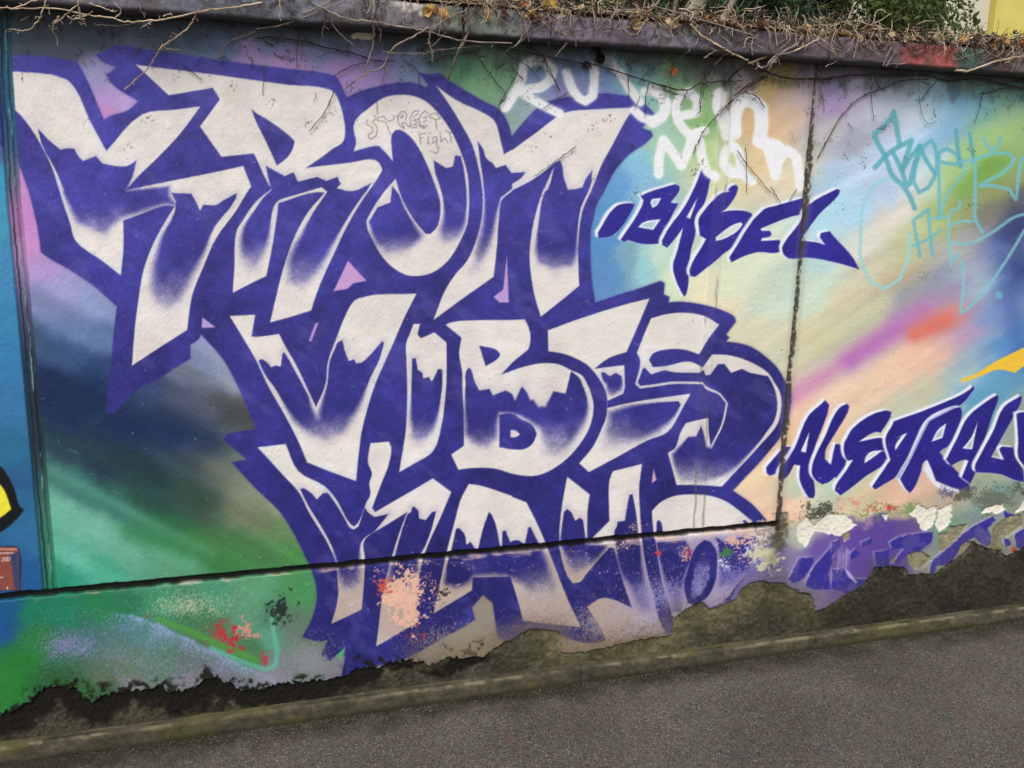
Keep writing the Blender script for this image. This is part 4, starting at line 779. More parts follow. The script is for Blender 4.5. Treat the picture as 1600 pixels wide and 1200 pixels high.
# --- where the render has fallen: bare, mossy mortar
EDGE = np.array([(-320, 1160), (-100, 1125), (0, 1117), (30, 1110), (60, 1085), (90, 1073), (110, 1080), (125, 1100), (150, 1100), (175, 1085), (190, 1083), (230, 1078), (260, 1082), (300, 1078), (335, 1068), (365, 1075), (400, 1080), (450, 1068), (500, 1063), (535, 1060), (560, 1046), (590, 1043), (640, 1033), (670, 1042), (700, 1030), (750, 1026), (790, 1003), (800, 1000), (825, 985), (840, 983), (874, 987), (878, 1018), (885, 1021), (945, 1013), (1000, 1000), (1050, 993), (1052, 975), (1060, 962), (1085, 945), (1100, 942), (1108, 952), (1150, 935), (1160, 920), (1190, 907), (1205, 911), (1228, 911), (1235, 920), (1268, 928), (1275, 955), (1290, 950), (1320, 930), (1340, 920), (1360, 900), (1366, 886), (1412, 886), (1420, 898), (1450, 897), (1463, 895), (1488, 876), (1506, 865), (1521, 846), (1540, 856), (1566, 861), (1570, 870), (1600, 856), (1700, 830), (1960, 800)], float)
sE, ys, xs = sdf(np.vstack([curve(EDGE, False, 2), [(1960, 1300), (-320, 1300)]]), 120)
FULL = np.full((SH, SW), -120, np.float32); FULL[ys, xs] = sE
FULL += sstep(.46, .70, lat(34, 900, 3, 66)) * 10 * (gxx < 420)
FULL += (NF - .5) * 5 + (NM - .5) * 10 * (gxx < 780) + (gxx < 780) * (lat(5, 5, 4, 61) - .5) * 11
bare = sstep(-.8, .8, FULL)
PATCH = ['Y2: 640,560 720,545 830,580 800,640 750,680 680,690 630,640', 'Y2: 890,400 960,380 980,330 1130,320 1100,380 1000,480 930,545 900,540', 'Y2: 1340,370 1400,300 1500,250 1580,235 1590,330 1500,400 1420,450 1420,540 1380,600 1300,600 1330,480', 'Y2: 480,620 540,575 520,640', 'Y2: 1080,480 1150,455 1200,500 1180,600 1060,640 1050,560', 'Y2: 90,410 150,380 150,440 100,460']
patch = np.zeros((SH, SW), np.float32)
for s_ in PATCH:
    s2, y2, x2 = sdf(curve(pts(s_), sub=3), 8); s2 = s2 + (NF[y2, x2] - .5) * 5
    patch[y2, x2] = np.maximum(patch[y2, x2], sstep(-.8, .8, s2))
WHITE = ['c4: 180,890 240,835 290,880 360,820 490,815 520,850 555,880 510,910 440,955 400,940 350,930 290,920 270,960 235,1020 205,990 185,970', 'Y2: 650,225 720,150 780,180 880,170 860,280 830,330 770,375 735,350 715,280', 'Y2: 880,190 1000,150 995,290 950,340 890,375 860,310 880,250', 'c4: 1335,810 1370,770 1470,750 1482,780 1440,815 1390,800', 'c4: 1548,800 1600,735 1660,720 1660,780 1590,790', 'c4: 722,820 752,815 742,855', 'X4: 760,300 860,265 975,280 950,330 800,320', 'X4: 1110,60 1280,85 1500,100 1600,130 1600,150 1440,140 1300,130 1180,110']
white = np.zeros((SH, SW), np.float32)
for s_ in WHITE[:7]:
    s2, y2, x2 = sdf(curve(pts(s_), sub=3, corner=30), 8); s2 = s2 + (NF[y2, x2] - .5) * 6
    white[y2, x2] = np.maximum(white[y2, x2], sstep(-.8, .8, s2))
wc = hexc('#e6e2cf') * (1 + .14 * (NM - .5) + .1 * (NF - .5))[..., None]
COL += white[..., None] * (wc - COL)
pc = hexc('#8a8468') * (1 + .5 * (NM - .5) + .4 * (NF - .5))[..., None]
COL += patch[..., None] * (pc - COL)
# mortar colour: brown grey, olive algae, paler just below the break, sooty black on the far left
dep = np.clip(FULL, 0, 120)
MG = lat(2.2, 2.2, 2, 58)
mort = hexc('#423e31') * (1 + .6 * (NM - .5) + .6 * (NF - .5) + .5 * (NL - .5) + .4 * (MG - .5))[..., None]
mort = mort + (sstep(.74, .86, MG) * .2)[..., None] * (hexc('#8a8268') - mort)
pale = (sstep(60, 8, dep + (NM - .5) * 40) * sstep(780, 860, gxx) * sstep(1330, 1250, gxx))[..., None]
mort = mort + pale * .6 * (hexc('#706a4a') * (1 + .9 * (NM - .5) + .4 * (NF - .5))[..., None] - mort)
olive = sstep(.5, .66, lat(40, 14, 4, 71))[..., None]
mort = mort + olive * .35 * (hexc('#3a3820') - mort)
bd = dep + (NM - .5) * 30 + (NL - .5) * 26
blk = (sstep(40, 22, bd) * sstep(600, 480, gxx) + sstep(24, 12, bd) * sstep(.42, .54, lat(40, 30, 3, 81)) * sstep(480, 600, gxx) * sstep(800, 740, gxx))[..., None]
blk = np.clip(blk, 0, 1)
mort = mort + blk * .94 * (hexc('#16130e') - mort)
ring = sstep(.012, .004, np.abs(lat(13, 13, 2, 91) - .5)) * (gxx > 1250)
mort = mort + (ring * .25)[..., None] * (hexc('#6a6450') - mort)
dk = (sstep(1240, 1330, gxx))[..., None]
mort = mort * (1 - .18 * dk)
cr1 = sstep(9, 1, dep + (NF - .5) * 9) * (gxx > 760) * sstep(.42, .6, MG + .25 * (NM - .5))      # crumbs of pale ground coat along the break
mort = mort + (cr1 * .5)[..., None] * (hexc('#8c8470') - mort)
gr1 = sstep(-26, -1, FULL + (NM - .5) * 24) * (1 - bare) * (gxx > 760)                           # grime working up over the paint
COL += (gr1 * (.28 + .5 * sstep(.55, .7, SPK2)))[..., None] * .7 * (hexc('#5c5446') - COL)
COL += bare[..., None] * (mort - COL)
IDM[(bare > .5) | (patch > .5) | (white > .5)] = 0
BARE[:] = np.maximum(np.maximum(bare, patch), white * .5)
# soot bleeding up over the paint on the left
up = sstep(20, 2, -FULL + (NM - .5) * 60) * (gxx < 760) * (1 - bare) * sstep(.46, .56, lat(7, 7, 5, 95))
COL += (up * .9)[..., None] * (hexc('#1c1914') - COL)
ds = sstep(-52, -3, FULL) * (1 - bare) * sstep(600, 660, gxx) * sstep(1080, 1030, gxx)   # damp speckle above the break
COL += (ds * .6 * sstep(.60 - .16 * ds, .70 - .1 * ds, SPK2))[..., None] * (hexc('#6b5a48') - COL)
COL += (ds ** 2 * .42)[..., None] * (hexc('#7a6a58') - COL)
# relief: the render stands 7 mm proud of the mortar, flakes 2.5 mm deep, swollen near the breaks
swell = sstep(-30, -3, FULL) * (1 - bare) * sstep(.4, .6, NM) * (gxx > 780)
RELIEF[:] = -.008 * bare - .006 * patch * (1 - bare) - .004 * white * (1 - bare) + .002 * swell
PIM = lat(2.6, 2.6, 2, 77)
RELIEF += sstep(.66, .8, PIM) * .0006 + (NM - .5) * .002 + (NF - .5) * (.0005 + .0055 * BARE) + (NL - .5) * .004
RELIEF += Sx * .002 - sstep(JW + 1.2, JW * .4, np.abs(gxx - XR)) * (gyy < YG + 10) * .006 - Lj * .006 + sstep(5, 1, np.abs(gxx - XJ - 2)) * (gyy < YG) * .005
lines_shadow = None

# --- mineral white of drips of lime from the groove
gl = sstep(9, 2, gyy - YG - 6 + (NF - .5) * 8) * (gyy > YG) * sstep(.44, .6, lat(30, 8, 3, 99)) * (gxx < XR)
gc = np.where((gxx < 250)[..., None], hexc('#c08878'), hexc('#d4b8a4'))
COL += (gl * .6 * (1 - bare))[..., None] * (gc - COL)

# ------------------------------------------------------------------ wall mesh from the image-pixel raster
wall_m = wall_mat()
wall_root = empty('graffiti_wall', (1.2, 0.0, 0.0), 'long concrete wall covered in purple and cream graffiti lettering', 'wall')
TOPZ = 2.101
def px_per_m(X): return 896 * D * 1.03 / (0.281 * X + 0.937 * D) ** 2
xs_ = [-0.86]
while xs_[-1] < 3.40: xs_.append(xs_[-1] + 0.92 / px_per_m(xs_[-1]))
xs_ = np.concatenate([np.linspace(-3.2, -0.88, 130), xs_, np.linspace(3.42, 7.0, 160)])
zs_ = np.linspace(-0.01, TOPZ, 805)
XX, ZZ = np.meshgrid(xs_, zs_)
U, V = to_pixel(XX, ZZ); U0 = U.copy()
U = np.clip(U, -110, 1710)
u = np.clip(U - SX0, 0, SW - 1.001); v = np.clip(V - SY0, 0, SH - 1.001)
ui = u.astype(np.int32); vi = v.astype(np.int32); fu = (u - ui).astype(np.float32); fv = (v - vi).astype(np.float32)
def bil(A):
    if A.ndim == 3:
        a, b = fu[..., None], fv[..., None]
    else: a, b = fu, fv
    return (A[vi, ui] * (1 - a) + A[vi, np.minimum(ui + 1, SW - 1)] * a) * (1 - b) + (A[np.minimum(vi + 1, SH - 1), ui] * (1 - a) + A[np.minimum(vi + 1, SH - 1), np.minimum(ui + 1, SW - 1)] * a) * b
col = bil(COL); rel = bil(RELIEF); bar = bil(BARE)
idm = IDM[np.round(v).astype(int), np.round(u).astype(int)]
# past the stretch traced from the image the mural drifts on in soft clouds of its own colours
kx = np.maximum(sstep(1625, 1720, U0), sstep(-40, -110, U0)) * (1 - bar)
n1, n2, n3 = fbm(XX * 1.1 - ZZ * .9, ZZ * 2.2 + XX * 1.2, 3, 200), fbm(XX * .9, ZZ * 1.4, 3, 201), fbm(XX * 1.6 + ZZ, ZZ * 1.1, 3, 202)
cl = hexc('#7f9cc4') + sstep(.4, .62, n1)[..., None] * (hexc('#8fb49a') - hexc('#7f9cc4'))
cl = cl + sstep(.5, .66, n2)[..., None] * (hexc('#b9a2c8') - cl); cl = cl + sstep(.54, .68, n3)[..., None] * (hexc('#3f5c98') - cl)
cl = np.where((U0 < 800)[..., None], hexc('#3c86b0') + .5 * (cl - hexc('#3c86b0')), cl)
cl = cl * (1 - .25 * sstep(.55, .45, ZZ))[..., None]
col = col + kx[..., None] * (cl - col)
idm[kx > .98] = 0
# groove between the panels and the plinth, stopping at the right joint
XJM, XRM, ZG = -0.578, 1.839, 0.4995
wob = (fbm(XX * 30, ZZ * 30, 3, 110) - .5) * .010
gr = sstep(.0125, .0065, np.abs(ZZ - ZG + wob * .6)) * sstep(XRM + .02, XRM - .01, XX)
rel = rel - .020 * gr
gcol = hexc('#1c1814') * (1 + .8 * (fbm(XX * 60, ZZ * 60, 3, 111) - .5))[..., None]
gk = (sstep(.013, .007, np.abs(ZZ - ZG + wob)) * sstep(XRM + .02, XRM - .01, XX))[..., None] * .9
col = col * (1 - gk) + gcol * gk
lc = np.where(col <= .04045, col / 12.92, ((np.maximum(col, 0) + .055) / 1.055) ** 2.4) * PAINT_GAIN
lc = np.clip(lc, .004, .86)
co = np.stack([XX, -rel, ZZ], -1).astype(np.float32)
rgba = np.concatenate([lc, bar[..., None]], -1).astype(np.float32)
cell = idm[:-1, :-1].astype(np.int32)
Xc, Zc = XX[:-1, :-1], ZZ[:-1, :-1]
base = np.where(Zc < ZG, 4, np.where(Xc < XJM, 1, np.where(Xc < XRM, 2, 3)))
cell = np.where(cell == 0, base, cell)
PARTS.update({1: ('wall_panel', 'blue panel at the left end'), 2: ('wall_panel', 'main panel carrying the big letters'), 3: ('wall_panel', 'right panel with pastel colours and a teal tag'), 4: ('plinth', 'low plinth with peeling paint and bare mossy mortar')})
NXV = XX.shape[1]
cof = co.reshape(-1, 3); rgf = rgba.reshape(-1, 4)
vid = np.arange(XX.size).reshape(XX.shape)
quads = np.stack([vid[:-1, :-1], vid[:-1, 1:], vid[1:, 1:], vid[1:, :-1]], -1)
# one set of normals for the whole face, so the parts meet without a seam
dzx = np.gradient(-rel, axis=1) / np.gradient(XX, axis=1); dzz = np.gradient(-rel, axis=0) / np.gradient(ZZ, axis=0)
nrm = np.stack([dzx, -np.ones_like(dzx), dzz], -1); nrm /= np.linalg.norm(nrm, axis=-1, keepdims=True)
nrm = nrm.reshape(-1, 3).astype(np.float32)
PANEL = {}
HOST = {TEAL: 3, BK: 1, RC: 1}
for i_ in sorted(PARTS):
    nm, lb = PARTS[i_]
    sel = quads[cell == i_]
    if len(sel) == 0: continue
    used, inv = np.unique(sel, return_inverse=True)
    host = wall_root if i_ < 10 else PANEL[HOST.get(i_, 3 if 'AUSTRALIA' in lb else 2)]
    o = mesh(nm, cof[used], inv.reshape(-1, 4), wall_m, host)
    if i_ < 10: PANEL[i_] = o
    o['label'] = lb
    at_ = o.data.color_attributes.new('paint', 'FLOAT_COLOR', 'POINT')
    at_.data.foreach_set('color', rgf[used].ravel())
    o.data.normals_split_custom_set_from_vertices(nrm[used])
del COL, RELIEF, BARE

#==REST==
# ------------------------------------------------------------------ body, coping and footing of the wall
def extrude(name, prof, X0, X1, step, colf, parent, label=None, jit=.0015, caps=True, seed=0, alpha=.6):
    """a moulding: profile (y, z) swept along X, with its own paint layer"""
    n = max(2, int((X1 - X0) / step)); X = np.linspace(X0, X1, n); P = np.array(prof)
    # subdivide the profile
    Q = []
    for i in range(len(P) - 1):
        k = max(1, int(np.hypot(*(P[i + 1] - P[i])) / .006))
        for j in range(k): Q.append(P[i] + (P[i + 1] - P[i]) * j / k)
    Q.append(P[-1]); Q = np.array(Q); m = len(Q)
    arc = np.concatenate([[0], np.cumsum(np.hypot(*np.diff(Q, axis=0).T))])
    XX2, A = np.meshgrid(X, arc, indexing='ij')
    Y = np.broadcast_to(Q[:, 0], XX2.shape); Z = np.broadcast_to(Q[:, 1], XX2.shape)
    d = (fbm(XX2 * 18 + seed, A * 18, 4, 120 + seed) - .5) * jit * 2 + (fbm(XX2 * 90, A * 90, 2, 130) - .5) * jit
    vv = np.stack([XX2, Y - d, Z + d * .7], -1)
    ii = np.arange(n * m).reshape(n, m)
    q = np.stack([ii[:-1, :-1], ii[1:, :-1], ii[1:, 1:], ii[:-1, 1:]], -1).reshape(-1, 4)
    verts = vv.reshape(-1, 3); faces = [tuple(r) for r in q.tolist()]
    if caps: faces += [tuple(ii[0, :].tolist()), tuple(ii[-1, ::-1].tolist())]
    o = mesh(name, verts, faces, wall_m, parent)
    c = colf(XX2, Y, Z, A); c = np.clip(np.where(c <= .04045, c / 12.92, ((np.maximum(c, 0) + .055) / 1.055) ** 2.4), .004, .85)
    r = np.concatenate([c, np.full(c.shape[:2] + (1,), alpha)], -1).astype(np.float32)
    a = o.data.color_attributes.new('paint', 'FLOAT_COLOR', 'POINT'); a.data.foreach_set('color', r.ravel())
    if label: o['label'] = label
    return o
conc = noise_mat('plain_concrete', (.18, .17, .15), (.30, .28, .25), scale=8, bump=.4, bump_scale=60)
def box(name, x0, x1, y0, y1, z0, z1, mat, parent=None):
    v = [(x0, y0, z0), (x1, y0, z0), (x1, y1, z0), (x0, y1, z0), (x0, y0, z1), (x1, y0, z1), (x1, y1, z1), (x0, y1, z1)]
    f = [(0, 3, 2, 1), (4, 5, 6, 7), (0, 1, 5, 4), (1, 2, 6, 5), (2, 3, 7, 6), (3, 0, 4, 7)]
    return mesh(name, v, f, mat, parent, smooth=False)
box('wall_core', -3.19, 6.99, .034, .23, -.1, TOPZ - .001, conc, wall_root)

CPX = [at(x, y, -.09).x for x, y in ((-300, -20), (0, 0), (200, 10), (400, 20), (500, 30), (650, 45), (730, 50), (780, 52), (850, 55), (950, 60), (1050, 65), (1120, 70), (1200, 75), (1280, 80), (1340, 85), (1405, 90), (1412, 90), (1450, 92), (1492, 94), (1500, 95), (1520, 96), (1535, 98), (1560, 100), (1600, 105), (1900, 120))]
CPC = ['#6d7080', '#6d7080', '#7b7782', '#747c8c', '#7c7c86', '#7f7676', '#84927f', '#828c80', '#8c7e8c', '#907e92', '#827c86', '#5e5c66', '#6c5e64', '#8a7684', '#725f68', '#705a64', '#b8544e', '#c9605a', '#c4544c', '#44705a', '#3f6a58', '#3c4850', '#5e3a3c', '#645850', '#6c6860']
def cop_col(X, Y, Z, A):
    Xw = X + (fbm(X * 40, A * 40, 3, 140) - .5) * .05
    c = np.stack([np.interp(Xw, CPX, [hexc(h)[k] for h in CPC]) for k in range(3)], -1)
    c = c + .22 * (hexc('#77757a') - c)
    n = fbm(X * 22, A * 22, 4, 141); n2 = fbm(X * 90, A * 90, 3, 142)
    c = c * (1 + .28 * (n - .5) + .3 * (n2 - .5))[..., None]
    zr = (Z - TOPZ) / .075
    # peeled white ground coat high on the left stones
    wx0, wx1 = at(600, 25, -.09).x, at(705, 35, -.09).x
    wk = sstep(wx0, wx0 + .06, X) * sstep(wx1, wx1 - .05, X) * sstep(.52, .6, zr + (n - .5) * 1.2) * (Y < -.08)
    c = c + wk[..., None] * .9 * (hexc('#d3cfc2') - c)
    g = sstep(.50, .66, n + .18 * (.5 - zr) + .35 * (n2 - .5))
    c = c + g[..., None] * .5 * (hexc('#3a3634') - c)
    g3 = sstep(.52, .64, fbm(X * 70, A * 70, 4, 143)); c = c + (g3 * .32)[..., None] * (hexc('#46403c') - c)
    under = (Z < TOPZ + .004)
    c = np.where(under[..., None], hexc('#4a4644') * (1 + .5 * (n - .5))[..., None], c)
    top = (Z > TOPZ + .072)
    c = np.where(top[..., None], hexc('#50483a') * (1 + .6 * (n - .5))[..., None], c)
    return c
prof = [(.28, 2.101), (-.082, 2.101), (-.090, 2.106), (-.090, 2.168), (-.083, 2.176), (.28, 2.182), (.28, 2.101)]
for i, x0 in enumerate(np.arange(-2.98, 6.6, 1.2)):
    extrude('coping_stone', prof, x0 + .004, x0 + 1.196, .007, cop_col, wall_root, None, .0034, True, i)
def foot_col(X, Y, Z, A):
    n = fbm(X * 14, A * 30, 4, 150); n2 = fbm(X * 80, A * 80, 3, 151)
    c = hexc('#4c4738') * (1 + .6 * (n - .5) + .5 * (n2 - .5))[..., None]
    ol = sstep(.5, .64, fbm(X * 5, A * 9, 3, 152))[..., None]
    c = c + ol * .5 * (hexc('#55522a') - c)
    ed = np.exp(-((A - .030) / .0045) ** 2) * sstep(.44, .66, fbm(X * 22, A * 160, 4, 153)) * (.55 + .9 * sstep(.4, .6, fbm(X * 2.3, A, 2, 154)))
    c = c + np.clip(ed, 0, 1)[..., None] * .75 * (hexc('#857d62') - c)
    crk = np.exp(-((A - .016 + (fbm(X * 20, A * 0, 3, 155) - .5) * .008) / .0022) ** 2) * sstep(.42, .55, fbm(X * 6, A * 0, 3, 156))
    c = c + crk[..., None] * .8 * (hexc('#1c1912') - c)
    jn = np.exp(-((((X + .31) % .93) - .46 + (fbm(A * 60, X * 3, 3, 157) - .5) * .02) / .0035) ** 2)
    c = c + jn[..., None] * .35 * (hexc('#1a1710') - c)
    lo = sstep(.004, -.018, Z)[..., None]
    return c + lo * .6 * (hexc('#2a2718') - c)
extrude('footing_ledge', [(.012, .041), (-.006, .038), (-.0165, .0345), (-.019, .031), (-.0205, .024), (-.021, -.04)], -3.2, 7.0, .007, foot_col, wall_root, 'mossy mortar ledge along the foot of the wall', .0026, False, 9, .9)

# loose grit on the path
gm = noise_mat('grit', (.07, .06, .048), (.19, .165, .135), scale=3, bump=0)
gv, gf = [], []
octv = np.array([(1, 0, 0), (0, 1, 0), (-1, 0, 0), (0, -1, 0), (0, 0, 1), (0, 0, -.6)], np.float32)
octf = [(0, 1, 4), (1, 2, 4), (2, 3, 4), (3, 0, 4), (1, 0, 5), (2, 1, 5), (3, 2, 5), (0, 3, 5)]
for i in range(9000):
    if i < 3500: x, y = rng.uniform(-1, 3.6), -.026 - rng.exponential(.035)
    else: x, y = rng.uniform(-1, 3.8), -rng.uniform(.05, 1.1)
    r = rng.uniform(.0008, .0026) * (1.4 if rng.random() < .06 else 1)
    a = rng.uniform(0, 6.28); c_, s_ = math.cos(a), math.sin(a)
    sc3 = rng.uniform(.6, 1.3, 3) * r
    p = octv * sc3; p = np.stack([p[:, 0] * c_ - p[:, 1] * s_, p[:, 0] * s_ + p[:, 1] * c_, p[:, 2]], 1)
    b = len(gv) * 6
    gv.append(p + (x, y, -.0187 + .001 + r * .3)); gf += [(a_ + b, b_ + b, c2 + b) for a_, b_, c2 in octf]
o = mesh('grit', np.concatenate(gv), np.array(gf), gm, None, False)
tag(o, 'loose pale grit scattered over the asphalt and along the wall foot', 'gravel', kind='stuff')

# moss and tiny weeds in the gap at the wall foot
MOS = leaf_mat('moss', (.018, .024, .007), (.055, .065, .018), .2)
mv, mf = [], []
for i in range(9000):
    x = rng.uniform(-1.0, 3.8); dn = float(fbm(np.array(x * 3.0), np.array(.7), 3, 190))
    if rng.random() > (dn - .25) * 2.2: continue
    y = -.022 - rng.exponential(.020); a_ = rng.uniform(0, 6.28); h_ = rng.uniform(.002, .009); w_ = rng.uniform(.0008, .002)
    dx, dy = math.cos(a_) * w_, math.sin(a_) * w_; lx_, ly_ = rng.normal(0, h_ * .6, 2); b_ = len(mv)
    mv += [(x - dx, y - dy, -.021), (x + dx, y + dy, -.021), (x + lx_, y + ly_, -.0187 + h_)]; mf.append((b_, b_ + 1, b_ + 2))
o = mesh('moss', mv, np.array(mf), MOS, None, False); tag(o, 'dark moss growing in the gap along the wall foot', 'moss', kind='stuff')

# ------------------------------------------------------------------ the leafless vine
M_TAN = noise_mat('dry_stem_tan', lin('#a08868'), lin('#dcc6a8'), scale=30, rough=.8, bump=.3, bump_scale=200)
M_GRY = noise_mat('dry_stem_grey', lin('#6e625a'), lin('#aa9a8c'), scale=30, rough=.8, bump=.3, bump_scale=200)
M_DRK = noise_mat('dry_stem_dark', lin('#332722'), lin('#5a463c'), scale=30, rough=.8, bump=.3, bump_scale=200)
class Tubes:
    def __init__(self): self.v, self.f, self.n = [], [], 0
    def add(self, p, r0, r1, sides=5):
        p = np.asarray(p, float); m = len(p)
        t = np.gradient(p, axis=0); t /= np.linalg.norm(t, axis=1, keepdims=True) + 1e-9
        ref = np.array((.13, .9, .42)); u_ = np.cross(t, ref); u_ /= np.linalg.norm(u_, axis=1, keepdims=True) + 1e-9
        w_ = np.cross(t, u_); r = np.linspace(r0, r1, m)[:, None]
        r = r * (1 + .18 * np.sin(np.arange(m) * 2.1 + rng.uniform(0, 6))[:, None])
        an = np.arange(sides) * 2 * math.pi / sides
        ring = (p[:, None] + r[:, None] * (u_[:, None] * np.cos(an)[None, :, None] + w_[:, None] * np.sin(an)[None, :, None])).reshape(-1, 3)
        ii = self.n + np.arange(m * sides).reshape(m, sides); jj = np.roll(ii, -1, axis=1)
        self.v.append(ring); self.f.append(np.stack([ii[:-1], ii[1:], jj[1:], jj[:-1]], -1).reshape(-1, 4)); self.n += m * sides
    def build(self, name, mat, parent=None): return mesh(name, np.concatenate(self.v), np.concatenate(self.f), mat, parent)
def spline3(p, sub=6):
    p = [np.array(q, float) for q in p]; p = [2 * p[0] - p[1]] + p + [2 * p[-1] - p[-2]]; out = []
    for i in range(1, len(p) - 2):
        for k in range(sub):
            s = k / sub
            out.append(.5 * (2 * p[i] + (p[i + 1] - p[i - 1]) * s + (2 * p[i - 1] - 5 * p[i] + 4 * p[i + 1] - p[i + 2]) * s * s + (-p[i - 1] + 3 * p[i] - 3 * p[i + 1] + p[i + 2]) * s ** 3))
    out.append(p[-2]); return np.array(out)
vine = empty('climbing_vine', (1.4, -.02, 2.18), 'leafless dead climbing vine sprawling over the coping and down the wall', 'vine')
